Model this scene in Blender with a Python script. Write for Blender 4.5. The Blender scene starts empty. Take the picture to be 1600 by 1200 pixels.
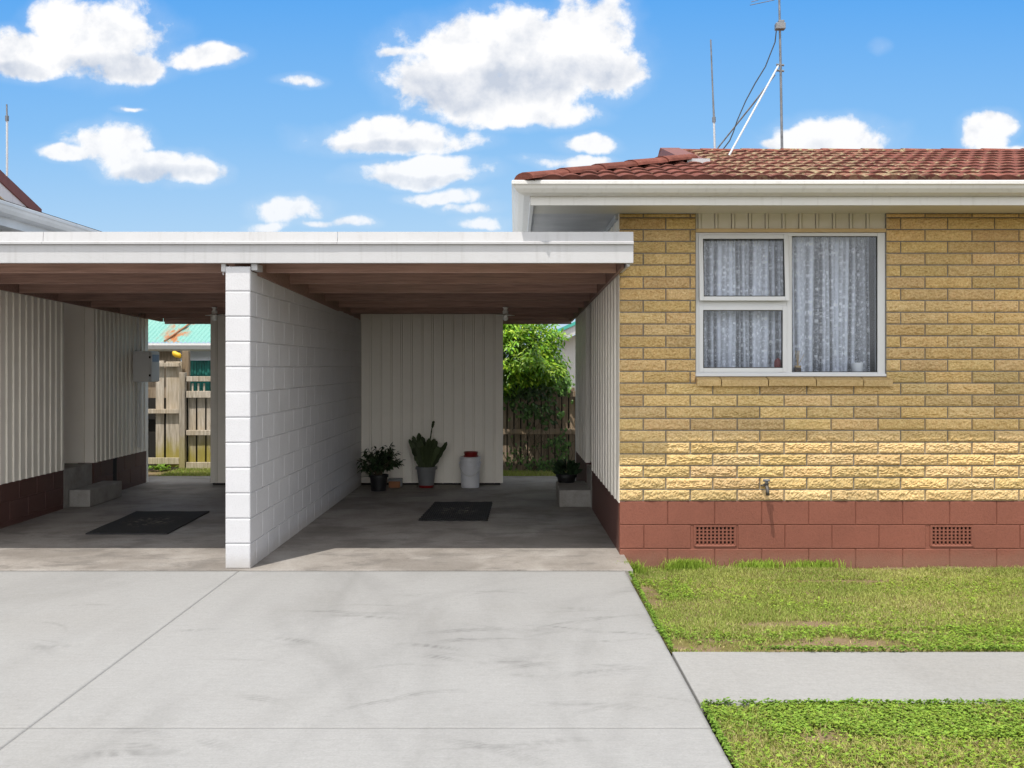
import bpy, math, random
import numpy as np
from mathutils import Vector, noise as mnoise
R = random.Random(7)
NP = np.random.default_rng(11)
sc = bpy.context.scene
col = sc.collection
CAMZ = 1.62

# ------------------------------------------------------------------ materials
def new_mat(name):
    m = bpy.data.materials.new(name); m.use_nodes = True
    nt = m.node_tree
    for n in list(nt.nodes): nt.nodes.remove(n)
    out = nt.nodes.new('ShaderNodeOutputMaterial')
    return m, nt, out
class G:
    """tiny node-graph helper"""
    def __init__(s, nt): s.nt = nt
    def n(s, t, **kw):
        o = s.nt.nodes.new(t)
        for k, v in kw.items(): setattr(o, k, v)
        return o
    def l(s, a, b): s.nt.links.new(a, b)
    def put(s, v, sock):
        if v is None: return
        if hasattr(v, 'is_output'): s.l(v, sock)
        else:
            if hasattr(sock.default_value, '__len__') and len(sock.default_value) == 4 and len(v) == 3: v = (*v, 1)
            sock.default_value = v
    def math(s, op, a, b=None, c=None, clamp=False):
        o = s.n('ShaderNodeMath', operation=op); o.use_clamp = clamp
        s.put(a, o.inputs[0]); s.put(b, o.inputs[1])
        if c is not None: s.put(c, o.inputs[2])
        return o.outputs[0]
    def vm(s, op, a, b=None, scale=None):
        o = s.n('ShaderNodeVectorMath', operation=op)
        s.put(a, o.inputs[0])
        if b is not None: s.put(b, o.inputs[1])
        if scale is not None: s.put(scale, o.inputs['Scale'])
        return o.outputs['Value'] if op in ('DOT_PRODUCT', 'LENGTH', 'DISTANCE') else o.outputs[0]
    def mix(s, f, a, b, mode='MIX'):
        o = s.n('ShaderNodeMix', data_type='RGBA', blend_type=mode)
        s.put(f, o.inputs[0]); s.put(a, o.inputs[6]); s.put(b, o.inputs[7])
        return o.outputs[2]
    def ramp(s, f, stops):
        o = s.n('ShaderNodeValToRGB'); cr = o.color_ramp
        while len(cr.elements) < len(stops): cr.elements.new(.5)
        for e, (p, c) in zip(cr.elements, stops):
            e.position = p; e.color = (*c, 1) if hasattr(c, '__len__') else (c, c, c, 1)
        s.put(f, o.inputs[0]); return o.outputs[0]
    def ss(s, f, a, b):
        o = s.n('ShaderNodeMapRange', interpolation_type='SMOOTHSTEP')
        s.put(f, o.inputs[0]); s.put(a, o.inputs[1]); s.put(b, o.inputs[2]); return o.outputs[0]
    def coord(s, scale=None, which='Object'):
        c = s.n('ShaderNodeTexCoord').outputs[which]
        if scale is None: return c
        return s.vm('MULTIPLY', c, scale if hasattr(scale, '__len__') else (scale,)*3)
    def noise(s, vec, scale, detail=4, rough=.55, dist=0, out='Fac'):
        o = s.n('ShaderNodeTexNoise'); s.put(vec, o.inputs['Vector'])
        o.inputs['Scale'].default_value = scale; o.inputs['Detail'].default_value = detail
        o.inputs['Roughness'].default_value = rough; o.inputs['Distortion'].default_value = dist
        return o.outputs[out]
    def vor(s, vec, scale, feature='F1', out='Distance'):
        o = s.n('ShaderNodeTexVoronoi', feature=feature); s.put(vec, o.inputs['Vector']); o.inputs['Scale'].default_value = scale
        return o.outputs[out]
    def attr(s, name, out='Color'):
        o = s.n('ShaderNodeAttribute'); o.attribute_name = name; return o.outputs[out]
    def bump(s, h, strength=.3, dist=.01):
        o = s.n('ShaderNodeBump'); o.inputs['Strength'].default_value = strength; o.inputs['Distance'].default_value = dist
        s.put(h, o.inputs['Height']); return o.outputs[0]
    def bsdf(s, color, rough=.6, bump=None, spec=.5, metal=0):
        o = s.n('ShaderNodeBsdfPrincipled')
        s.put(color, o.inputs['Base Color']); s.put(rough, o.inputs['Roughness'])
        o.inputs['Specular IOR Level'].default_value = spec; o.inputs['Metallic'].default_value = metal
        if bump is not None: s.l(bump, o.inputs['Normal'])
        return o.outputs[0]

def painted(name, c, rough=.5, dirt=.12, nscale=3., grain=0.25, gscale=90, streak=0, spec=.4, metal=0):
    m, nt, out = new_mat(name); g = G(nt); co = g.coord()
    n1 = g.noise(co, nscale, 5); n2 = g.noise(co, gscale, 3)
    k = g.ramp(n1, [(.3, (1-dirt,)*3), (.65, (1.0,)*3)])
    cc = g.mix(1, (*c, 1), k, 'MULTIPLY')
    if streak:
        st = g.noise(g.coord((14, 14, .7)), 1.5, 4)
        cc = g.mix(g.math('MULTIPLY', g.ss(st, .52, .72), streak), cc, (c[0]*.45, c[1]*.42, c[2]*.38))
    b = g.bump(n2, grain, .004)
    g.l(g.bsdf(cc, rough, b, spec, metal), out.inputs[0]); return m

M = {}
M['white'] = painted('white_paint', (.455, .455, .466), .42, .07, 2.2, .12, 60, streak=.16)
def m_block():
    m, nt, out = new_mat('white_block_paint'); g = G(nt); co = g.coord(); f = g.noise(co, 85, 4, .7); n = g.noise(co, 2.5, 5)
    c = g.mix(1, (.545, .545, .565, 1), g.ramp(n, [(.3, .92), (.65, 1.)]), 'MULTIPLY'); c = g.mix(1, c, g.ramp(f, [(.28, .86), (.5, 1.)]), 'MULTIPLY')
    x = g.n('ShaderNodeSeparateXYZ'); g.l(co, x.inputs[0]); z = g.math('SUBTRACT', x.outputs[2], g.math('MULTIPLY', g.noise(co, 9, 4, .7), .16))
    c = g.mix(g.math('MULTIPLY', g.ss(z, .06, -.07), .55), c, (.34, .31, .28))
    g.l(g.bsdf(c, .55, g.bump(f, .45, .005), .4), out.inputs[0]); return m
M['white_block'] = m_block()
M['clad'] = painted('cladding_paint', (.88, .84, .755), .45, .07, 1.5, .08, 50)
M['soffit'] = painted('soffit_paint', (.64, .605, .525), .55, .12, 1.6, .1, 50)
M['soffit_grey'] = painted('soffit_grey', (.62, .61, .60), .55, .3, 2, .1, 50)
M['fascia'] = painted('fascia_paint', (.61, .605, .59), .4, .08, 1.2, .08, 40, streak=.18)
M['gutter_grey'] = painted('gutter_grey', (.50, .515, .53), .42, .18, 2.4, .08, 40)
def m_plinth(name, c0):
    m, nt, out = new_mat(name); g = G(nt); co = g.coord(); f = g.noise(co, 70, 4, .7); n = g.noise(co, 1.6, 5, .6)
    c = g.mix(1, (*c0, 1), g.ramp(n, [(.3, .84), (.65, 1.04)]), 'MULTIPLY'); c = g.mix(1, c, g.ramp(f, [(.28, .80), (.55, 1.)]), 'MULTIPLY')
    x = g.n('ShaderNodeSeparateXYZ'); g.l(co, x.inputs[0]); z = g.math('SUBTRACT', x.outputs[2], g.math('MULTIPLY', g.noise(co, 6, 5, .7), .16))
    c = g.mix(g.math('MULTIPLY', g.ss(z, .0, -.16), .35), c, (.20, .135, .095))
    g.l(g.bsdf(c, .68, g.bump(f, .55, .005), .3), out.inputs[0]); return m
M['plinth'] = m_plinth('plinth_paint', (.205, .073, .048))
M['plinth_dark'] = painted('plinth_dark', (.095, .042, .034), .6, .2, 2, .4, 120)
M['alu'] = painted('window_aluminium', (.58, .59, .61), .35, .04, 2, .02, 40)
M['rubber_seal'] = painted('rubber_seal', (.02, .02, .02), .6, 0, 2, .0, 40)
M['red_dark'] = painted('red_plastic', (.22, .012, .012), .35, .1, 5, .05, 40)
M['black_pot'] = painted('black_plastic', (.012, .012, .013), .45, .2, 9, .1, 60)
M['grey_pot'] = painted('grey_plastic', (.17, .175, .18), .5, .12, 8, .1, 60)
M['bucket'] = painted('white_plastic', (.74, .75, .78), .4, .08, 6, .05, 60)
M['terracotta'] = painted('terracotta', (.30, .13, .06), .8, .2, 9, .3, 90)
M['mast'] = painted('weathered_metal', (.21, .22, .235), .5, .5, 12, .2, 80, metal=.3)
M['mast_white'] = painted('pale_pipe', (.50, .52, .54), .45, .1, 8, .1, 60)
M['cable'] = painted('black_cable', (.03, .035, .04), .6, 0, 5, 0, 50)
M['box_grey'] = painted('meter_box_paint', (.66, .66, .64), .45, .05, 4, .05, 60)
M['label_blue'] = painted('label_blue', (.22, .34, .55), .5, .25, 40, 0, 50)
M['teal_sheet'] = painted('teal_sheet', (.012, .16, .13), .6, .5, 7, .1, 50)
M['teal_edge'] = painted('teal_roof_edge', (.05, .33, .27), .5, .1, 4, .1, 50)
M['yellow'] = painted('yellow_plastic', (.75, .45, .02), .5, .15, 9, .05, 50)
M['brass'] = painted('tap_metal', (.10, .095, .09), .5, .4, 30, .1, 90, metal=.3)
M['dark'] = painted('dark_gap', (.02, .018, .016), .9, .1, 5, 0, 50)
M['room'] = painted('room_wall', (.07, .07, .075), .8, .2, 1, 0, 50)
M['ceramic'] = painted('white_ceramic', (.85, .86, .88), .3, .03, 9, 0, 50)
M['amber'] = painted('amber_glass', (.045, .02, .008), .15, .1, 9, 0, 50)
M['reed'] = painted('reed_sticks', (.50, .34, .16), .7, .1, 40, 0, 50)
M['timber_trim'] = painted('timber_trim', (.52, .38, .20), .6, .15, 5, .1, 60)
M['barge_red'] = painted('barge_red', (.16, .052, .038), .6, .2, 6, .3, 70)
M['bulb'] = painted('bulb_white', (.8, .8, .76), .25, .05, 20, 0, 50)
M['holder'] = painted('holder_white', (.80, .79, .76), .45, .1, 20, 0, 50)
M['stem'] = painted('plant_stem', (.10, .075, .045), .8, .3, 30, .3, 60)
M['lead_grey'] = painted('lead_flashing', (.42, .43, .45), .5, .15, 12, .1, 60)

def m_brown():
    m, nt, out = new_mat('brown_stained_timber'); g = G(nt)
    n = g.noise(g.coord((1.2, 14, 22)), 2.5, 6, .6); n2 = g.noise(g.coord(), 1.7, 3)
    c = g.ramp(n, [(.25, (.22, .132, .108)), (.55, (.375, .230, .188)), (.8, (.45, .295, .245))])
    c = g.mix(g.math('MULTIPLY', g.ss(n2, .5, .7), .35), c, (.23, .17, .13))
    oi = g.n('ShaderNodeObjectInfo'); c = g.mix(1, c, g.ramp(oi.outputs['Random'], [(0, .62), (1, 1.12)]), 'MULTIPLY')
    g.l(g.bsdf(c, .65, g.bump(n, .25, .004)), out.inputs[0]); return m
M['brown'] = m_brown()

def m_brick():
    m, nt, out = new_mat('rockface_brick'); g = G(nt); co = g.coord()
    a = g.attr('tint'); fine = g.noise(co, 62, 4, .75); mid = g.noise(co, 26, 4)
    c = g.ramp(fine, [(.27, (.355, .228, .090)), (.5, (.55, .392, .188)), (.74, (.69, .540, .315))])
    c = g.mix(g.ss(mid, .45, .85), c, (.61, .42, .215)); c = g.mix(1, c, g.ramp(g.noise(g.coord((1, 1, .6)), 1.5, 5, .6), [(.3, .86), (.65, 1.05)]), 'MULTIPLY'); c = g.mix(1, c, a, 'MULTIPLY')
    g.l(g.bsdf(c, .92, g.bump(g.math('ADD', fine, g.math('MULTIPLY', mid, .7)), .55, .006), .2), out.inputs[0]); return m
M['brick'] = m_brick()
def m_mortar():
    m, nt, out = new_mat('mortar'); g = G(nt); n = g.noise(g.coord(), 60, 4)
    c = g.ramp(n, [(.3, (.14, .135, .125)), (.7, (.25, .24, .225))])
    g.l(g.bsdf(c, .95, g.bump(n, .4, .004), .1), out.inputs[0]); return m
M['mortar'] = m_mortar()

def m_drive(name, base, dirty, use_attr=True, joint=0):
    m, nt, out = new_mat(name); g = G(nt); co = g.coord()
    sw = g.noise(g.coord((1.0, .35, 1)), 1.3, 5, .6, .6); big = g.noise(co, .55, 3); fine = g.noise(co, 75, 4, .75); sp = g.noise(co, 24, 4, .7)
    brush = g.noise(g.coord((2.5, 160, 1)), 1., 2)
    c = g.mix(g.math('MULTIPLY', g.ss(sw, .47, .72), .55), (*base, 1), (*dirty, 1))
    c = g.mix(g.math('MULTIPLY', g.ss(big, .48, .68), .30), c, (base[0]*.86, base[1]*.84, base[2]*.81))
    c = g.mix(1, c, g.ramp(fine, [(.25, .84), (.7, 1.06)]), 'MULTIPLY')
    c = g.mix(1, c, g.ramp(g.noise(g.coord((3, 60, 1)), 1.4, 3), [(.3, .95), (.65, 1.02)]), 'MULTIPLY')
    c = g.mix(1, c, g.ramp(sp, [(.25, .90), (.6, 1.0)]), 'MULTIPLY')
    if use_attr:
        c = g.mix(g.math('MULTIPLY', g.attr('stain', 'Fac'), .92), c, (.11, .109, .107))
        c = g.mix(g.ss(g.vor(co, 3.1), .012, .007), c, (.05, .04, .035))
    hb = g.math('ADD', fine, g.math('MULTIPLY', brush, .35))
    g.l(g.bsdf(c, .86, g.bump(hb, .22, .003), .25), out.inputs[0]); return m
M['drive'] = m_drive('driveway_concrete', (.285, .284, .282), (.22, .218, .214))
M['path'] = m_drive('path_concrete', (.284, .281, .275), (.235, .231, .224), False)

def m_floor():
    m, nt, out = new_mat('old_carport_concrete'); g = G(nt); co = g.coord()
    a = g.noise(g.coord((1.1, .9, 1)), 1.7, 6, .62, .5); b = g.noise(co, .8, 4, .6); fine = g.noise(co, 55, 4, .75); st = g.noise(g.coord((2.2, 2.6, 1)), 2.2, 5, .6, 1.2)
    c = g.ramp(a, [(.28, (.19, .172, .155)), (.5, (.285, .262, .24)), (.75, (.35, .33, .31))])
    c = g.mix(g.math('MULTIPLY', g.ss(b, .48, .62), .6), c, (.155, .138, .122))
    c = g.mix(g.math('MULTIPLY', g.ss(g.noise(g.coord((1.1, 2.2, 1)), 1.9, 6, .65), .52, .62), .5), c, (.13, .12, .112))
    c = g.mix(g.math('MULTIPLY', g.ss(g.noise(co, 22, 4, .7), .56, .68), .3), c, (.12, .10, .085))
    c = g.mix(g.math('MULTIPLY', g.ss(st, .60, .74), .5), c, (.13, .115, .105))
    c = g.mix(1, c, g.ramp(fine, [(.25, .78), (.7, 1.08)]), 'MULTIPLY')
    rough = g.ramp(b, [(.3, .5), (.7, .75)])
    g.l(g.bsdf(c, rough, g.bump(fine, .3, .004), .4), out.inputs[0]); return m
M['floor'] = m_floor()
def m_step():
    m, nt, out = new_mat('raw_concrete'); g = G(nt); co = g.coord(); a = g.noise(co, 5, 6, .65); f = g.noise(co, 120, 3, .7)
    c = g.ramp(a, [(.3, (.24, .225, .205)), (.7, (.38, .365, .34))]); c = g.mix(1, c, g.ramp(f, [(.25, .8), (.7, 1.05)]), 'MULTIPLY')
    g.l(g.bsdf(c, .85, g.bump(f, .4, .004), .2), out.inputs[0]); return m
M['step'] = m_step()

def m_tile():
    m, nt, out = new_mat('concrete_roof_tile'); g = G(nt); co = g.coord()
    a = g.attr('tint'); n = g.noise(co, 9, 5, .65); n2 = g.noise(co, 45, 4, .7); big = g.noise(co, 1.1, 3)
    c = g.ramp(n, [(.25, (.12, .040, .029)), (.6, (.225, .078, .057)), (.85, (.30, .125, .092))])
    c = g.mix(1, c, a, 'MULTIPLY')
    x = g.n('ShaderNodeSeparateXYZ'); g.l(co, x.inputs[0])
    cx = g.math('ADD', x.outputs[0], 2.4)
    band = g.math('MULTIPLY', g.ss(cx, 1.2, 1.9), g.math('SUBTRACT', 1., g.ss(cx, 2.6, 6.2)))
    band = g.math('ADD', g.math('MULTIPLY', band, .16), g.math('MULTIPLY', big, .22))
    lf = g.math('ADD', g.noise(co, 14, 5, .7), band)
    li = g.ss(lf, .775, .83)
    lich = g.ramp(n2, [(.3, (.17, .13, .065)), (.6, (.33, .28, .165)), (.8, (.43, .40, .28))])
    c = g.mix(g.math('MULTIPLY', li, g.attr('tint', 'Alpha')), c, lich)
    g.l(g.bsdf(c, .9, g.bump(n2, .5, .008), .15), out.inputs[0]); return m
M['tile'] = m_tile()

def m_soil():
    m, nt, out = new_mat('lawn_soil'); g = G(nt); co = g.coord(); n = g.noise(co, 3, 5); f = g.noise(co, 70, 4, .7)
    c = g.mix(g.ss(n, .4, .6), (.155, .135, .048), (.215, .155, .095))
    c = g.mix(1, c, g.ramp(f, [(.25, .6), (.7, 1.15)]), 'MULTIPLY')
    g.l(g.bsdf(c, .95, g.bump(f, .8, .01), .1), out.inputs[0]); return m
M['soil'] = m_soil()
def m_leaf(name, rough=.5, trans=.3, spec=.35):
    m, nt, out = new_mat(name); g = G(nt); a = g.attr('tint')
    d = g.bsdf(a, rough, None, spec); t = g.n('ShaderNodeBsdfTranslucent')
    g.l(g.mix(1, a, (1.1, 1.15, .6), 'MULTIPLY'), t.inputs[0])
    mx = g.n('ShaderNodeMixShader'); mx.inputs[0].default_value = trans
    g.l(d, mx.inputs[1]); g.l(t.outputs[0], mx.inputs[2]); g.l(mx.outputs[0], out.inputs[0]); return m
M['grass'] = m_leaf('grass_blade', .7, .25, .15)
M['leaf'] = m_leaf('tree_leaf', .42, .3, .45)
M['leaf_dull'] = m_leaf('houseplant_leaf', .55, .12, .3)

def m_wood(name, green=0., dark=1., brown=0.):
    m, nt, out = new_mat(name); g = G(nt)
    n = g.noise(g.coord((30, 30, 2.2)), 1.5, 6, .65); b = g.noise(g.coord(), 1.3, 3)
    c = g.ramp(n, [(.25, (.15*dark, .125*dark, .095*dark)), (.55, (.33*dark, .29*dark, .24*dark)), (.8, (.47*dark, .43*dark, .38*dark))])
    c = g.mix(g.math('MULTIPLY', g.ss(b, .45, .65), .35), c, (.26*dark, .19*dark, .10*dark))
    if brown: c = g.mix(brown, c, g.mix(1, c, (1.0, .78, .55, 1), 'MULTIPLY'))
    if green:
        x = g.n('ShaderNodeSeparateXYZ'); g.l(g.coord(), x.inputs[0])
        z = g.math('ADD', x.outputs[2], g.math('MULTIPLY', g.math('SUBTRACT', g.noise(g.coord((9, 9, 3)), 1, 4), .5), .7))
        mk = g.math('MULTIPLY', g.ss(z, .62, .15), green)
        c = g.mix(mk, c, (.30, .25, .025))
    g.l(g.bsdf(c, .9, g.bump(n, .4, .006), .15), out.inputs[0]); return m
M['wood'] = m_wood('weathered_paling', .85, 1.6)
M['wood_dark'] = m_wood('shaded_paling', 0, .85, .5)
M['wood_rail'] = m_wood('weathered_rail', .2, 1.6)
M['wood_green'] = m_wood('treated_post', .5, 1.2)

def m_mat():
    m, nt, out = new_mat('rubber_mat'); g = G(nt); co = g.coord()
    w = g.n('ShaderNodeTexWave'); w.inputs['Scale'].default_value = 14; g.l(co, w.inputs[0])
    v = g.vor(co, 60); n = g.noise(co, 3.5, 5)
    r = g.vm('LENGTH', g.vm('MULTIPLY', co, (3.2, 2.3, 0)))
    c = g.mix(g.math('MULTIPLY', g.math('MULTIPLY', g.ss(r, 1.1, .3), g.ss(g.noise(co, 16, 5, .7), .5, .66)), .7), (.022, .022, .023), (.30, .27, .22))
    c = g.mix(g.math('MULTIPLY', g.ss(n, .5, .7), .4), c, (.035, .034, .033))
    g.l(g.bsdf(c, .75, g.bump(g.math('ADD', w.outputs['Fac'], v), .6, .006), .3), out.inputs[0]); return m
M['mat'] = m_mat()

def m_teal():
    m, nt, out = new_mat('teal_corrugated'); g = G(nt); co = g.coord()
    n = g.noise(g.coord((2.2, 1.2, 1)), 2.2, 5, .6); f = g.noise(co, 30, 4)
    c = g.mix(g.ss(f, .3, .7), (.125, .32, .28), (.18, .375, .33))
    x = g.n('ShaderNodeSeparateXYZ'); g.l(co, x.inputs[0])
    band = g.math('MULTIPLY', g.ss(x.outputs[0], -1.25, -1.0), g.math('SUBTRACT', 1., g.ss(x.outputs[0], -.80, -.66)))
    c = g.mix(g.math('MULTIPLY', g.ss(n, .46, .60), band), c, (.33, .13, .045))
    g.l(g.bsdf(c, .5, g.bump(f, .15, .004), .4), out.inputs[0]); return m
M['teal_roof'] = m_teal()

def m_glass():
    m, nt, out = new_mat('window_glass'); g = G(nt)
    fr = g.n('ShaderNodeFresnel'); fr.inputs[0].default_value = 1.38
    t = g.n('ShaderNodeBsdfTransparent'); t.inputs[0].default_value = (.95, .97, 1.0, 1)
    gl = g.n('ShaderNodeBsdfGlossy'); gl.inputs['Roughness'].default_value = .01
    gl.inputs['Color'].default_value = (.95, .97, 1, 1)
    n = g.noise(g.coord(), 1.7, 2); g.l(g.bump(n, .04, .02), gl.inputs['Normal'])
    mx = g.n('ShaderNodeMixShader'); g.l(fr.outputs[0], mx.inputs[0]); g.l(t.outputs[0], mx.inputs[1]); g.l(gl.outputs[0], mx.inputs[2])
    g.l(mx.outputs[0], out.inputs[0]); return m
M['glass'] = m_glass()
def m_lace():
    m, nt, out = new_mat('lace_fabric'); g = G(nt)
    uvz = g.attr('lace', 'Vector'); uv = g.vm('MULTIPLY', uvz, (1, 1, 0)); sp_ = g.n('ShaderNodeSeparateXYZ'); g.l(uvz, sp_.inputs[0])
    v1 = g.vor(uv, 23, 'F1'); v2 = g.vor(uv, 44, 'SMOOTH_F1'); n = g.noise(uv, 24, 4, .7, .8)
    n3 = g.noise(uv, 60, 4, .7); fl = g.math('MULTIPLY', g.ss(g.math('ADD', v1, g.math('MULTIPLY', g.math('SUBTRACT', n3, .5), 1.1)), .46, .20), g.ss(n, .38, .54))
    fl = g.math('MAXIMUM', g.math('MULTIPLY', fl, .85), g.math('MULTIPLY', g.ss(n3, .50, .66), .5))
    fl = g.math('MAXIMUM', fl, g.math('MULTIPLY', g.ss(v2, .26, .10), .55))
    alpha = g.math('ADD', g.math('ADD', .11, g.math('MULTIPLY', sp_.outputs[2], .78)), g.math('MULTIPLY', fl, .55), clamp=True)
    c = g.mix(fl, (.82, .85, .93), (.98, .98, 1.))
    d = g.n('ShaderNodeBsdfDiffuse'); g.l(c, d.inputs[0]); tl = g.n('ShaderNodeBsdfTranslucent'); g.l(c, tl.inputs[0])
    a = g.n('ShaderNodeMixShader'); a.inputs[0].default_value = .12; g.l(d.outputs[0], a.inputs[1]); g.l(tl.outputs[0], a.inputs[2])
    t = g.n('ShaderNodeBsdfTransparent')
    mx = g.n('ShaderNodeMixShader'); g.l(alpha, mx.inputs[0]); g.l(t.outputs[0], mx.inputs[1]); g.l(a.outputs[0], mx.inputs[2])
    g.l(mx.outputs[0], out.inputs[0]); return m
M['lace'] = m_lace()

# ------------------------------------------------------------------ object helpers
ORG = {}
def tag(o, label=None, cat=None, group=None, kind=None):
    if label: o['label'] = label
    if cat: o['category'] = cat
    if group: o['group'] = group
    if kind: o['kind'] = kind
    return o
def thing(name, loc, label, cat, group=None):
    o = bpy.data.objects.new(name, None); col.objects.link(o); o.location = loc; o.empty_display_size = .2
    ORG[o.name] = Vector(loc); return tag(o, label, cat, group)
class MB:
    def __init__(s): s.v = []; s.f = []; s.m = []; s.c = []; s.cur = (1, 1, 1, 1)
    def add(s, pts, faces, m=0):
        b = len(s.v); s.v += [tuple(p) for p in pts]; s.c += [s.cur]*len(pts)
        for f in faces: s.f.append(tuple(b+i for i in f)); s.m.append(m)
    def hexa(s, p, m=0):
        s.add(p, [(0, 3, 2, 1), (4, 5, 6, 7), (0, 1, 5, 4), (1, 2, 6, 5), (2, 3, 7, 6), (3, 0, 4, 7)], m)
    def box(s, x0, x1, y0, y1, z0, z1, m=0):
        s.hexa([(x0, y0, z0), (x1, y0, z0), (x1, y1, z0), (x0, y1, z0), (x0, y0, z1), (x1, y0, z1), (x1, y1, z1), (x0, y1, z1)], m)
    def poly(s, pts, m=0): s.add(pts, [tuple(range(len(pts)))], m)
    def tube(s, path, r, n=8, m=0):
        path = [Vector(p) for p in path]; rs = r if hasattr(r, '__len__') else [r]*len(path)
        pts = []; up = Vector((0.31, .17, .93))
        for i, p in enumerate(path):
            d = (path[min(i+1, len(path)-1)]-path[max(i-1, 0)]).normalized()
            a = d.cross(up)
            if a.length < .05: a = d.cross(Vector((1, 0, 0)))
            a.normalize(); b = d.cross(a)
            for k in range(n):
                t = 2*math.pi*k/n; pts.append(p+(a*math.cos(t)+b*math.sin(t))*rs[i])
        fs = []
        for i in range(len(path)-1):
            for k in range(n):
                k2 = (k+1) % n; fs.append((i*n+k, i*n+k2, (i+1)*n+k2, (i+1)*n+k))
        fs.append(tuple(range(n-1, -1, -1))); e = (len(path)-1)*n; fs.append(tuple(e+k for k in range(n)))
        s.add(pts, fs, m)
    def lathe(s, prof, c, n=24, m=0, sq=None):
        pts = []
        for (r, z) in prof:
            for k in range(n):
                t = 2*math.pi*k/n; pts.append((c[0]+r*math.cos(t), c[1]+r*math.sin(t), c[2]+z))
        fs = []
        for i in range(len(prof)-1):
            for k in range(n):
                k2 = (k+1) % n; fs.append((i*n+k, i*n+k2, (i+1)*n+k2, (i+1)*n+k))
        fs.append(tuple(range(n-1, -1, -1))); e = (len(prof)-1)*n; fs.append(tuple(e+k for k in range(n)))
        s.add(pts, fs, m)
    def extrude_x(s, prof, x0, x1, m=0):
        """closed (y,z) profile run along X; x0/x1 may be functions of (y,z)"""
        f0 = x0 if callable(x0) else (lambda y, z: x0); f1 = x1 if callable(x1) else (lambda y, z: x1)
        n = len(prof); pts = [(f0(y, z), y, z) for y, z in prof]+[(f1(y, z), y, z) for y, z in prof]
        s.add(pts, [(i, (i+1) % n, n+(i+1) % n, n+i) for i in range(n)]+[tuple(range(n-1, -1, -1)), tuple(range(n, 2*n))], m)
    def extrude_y(s, prof, y0, y1, m=0):
        f0 = y0 if callable(y0) else (lambda x, z: y0); f1 = y1 if callable(y1) else (lambda x, z: y1)
        n = len(prof); pts = [(x, f0(x, z), z) for x, z in prof]+[(x, f1(x, z), z) for x, z in prof]
        s.add(pts, [(i, (i+1) % n, n+(i+1) % n, n+i) for i in range(n)]+[tuple(range(n-1, -1, -1)), tuple(range(n, 2*n))], m)
    def build(s, name, mats, parent=None, org=None, smooth=False, bevel=0, tint=False):
        if not isinstance(mats, (list, tuple)): mats = [mats]
        base = ORG[parent.name] if parent is not None else Vector(org if org else (0, 0, 0))
        me = bpy.data.meshes.new(name)
        me.from_pydata([(x-base.x, y-base.y, z-base.z) for x, y, z in s.v], [], s.f)
        for mm in mats: me.materials.append(mm)
        me.polygons.foreach_set('material_index', s.m)
        if smooth: me.polygons.foreach_set('use_smooth', [True]*len(s.f))
        if tint:
            at = me.attributes.new('tint', 'FLOAT_COLOR', 'POINT')
            at.data.foreach_set('color', np.array(s.c, dtype=np.float32).ravel())
        me.update()
        o = bpy.data.objects.new(name, me); col.objects.link(o)
        ORG[o.name] = base
        if parent is not None: o.parent = parent
        else: o.location = base
        if bevel:
            b = o.modifiers.new('bevel', 'BEVEL'); b.width = bevel; b.segments = 2; b.limit_method = 'ANGLE'; b.angle_limit = math.radians(40)
        return o
def np_mesh(name, V, F, mats, org=(0, 0, 0), parent=None, tint=None, extra=None, smooth=False):
    """V (n,3), F (m,k) arrays"""
    base = ORG[parent.name] if parent is not None else Vector(org)
    me = bpy.data.meshes.new(name); V = np.asarray(V, np.float32)-np.array(base, np.float32); F = np.asarray(F, np.int32)
    k = F.shape[1]
    me.vertices.add(len(V)); me.vertices.foreach_set('co', V.ravel())
    me.loops.add(F.size); me.loops.foreach_set('vertex_index', F.ravel())
    me.polygons.add(len(F)); me.polygons.foreach_set('loop_start', np.arange(0, F.size, k, dtype=np.int32))
    me.polygons.foreach_set('loop_total', np.full(len(F), k, np.int32))
    if smooth: me.polygons.foreach_set('use_smooth', np.ones(len(F), bool))
    me.update(calc_edges=True); me.validate()
    if tint is not None:
        t = np.ones((len(V), 4), np.float32); t[:, :3] = tint
        at = me.attributes.new('tint', 'FLOAT_COLOR', 'POINT'); at.data.foreach_set('color', t.ravel())
    if extra:
        for nm, arr in extra.items():
            at = me.attributes.new(nm, 'FLOAT', 'POINT'); at.data.foreach_set('value', np.asarray(arr, np.float32))
    for mm in (mats if isinstance(mats, (list, tuple)) else [mats]): me.materials.append(mm)
    o = bpy.data.objects.new(name, me); col.objects.link(o); ORG[o.name] = base
    if parent is not None: o.parent = parent
    else: o.location = base
    return o
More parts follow.
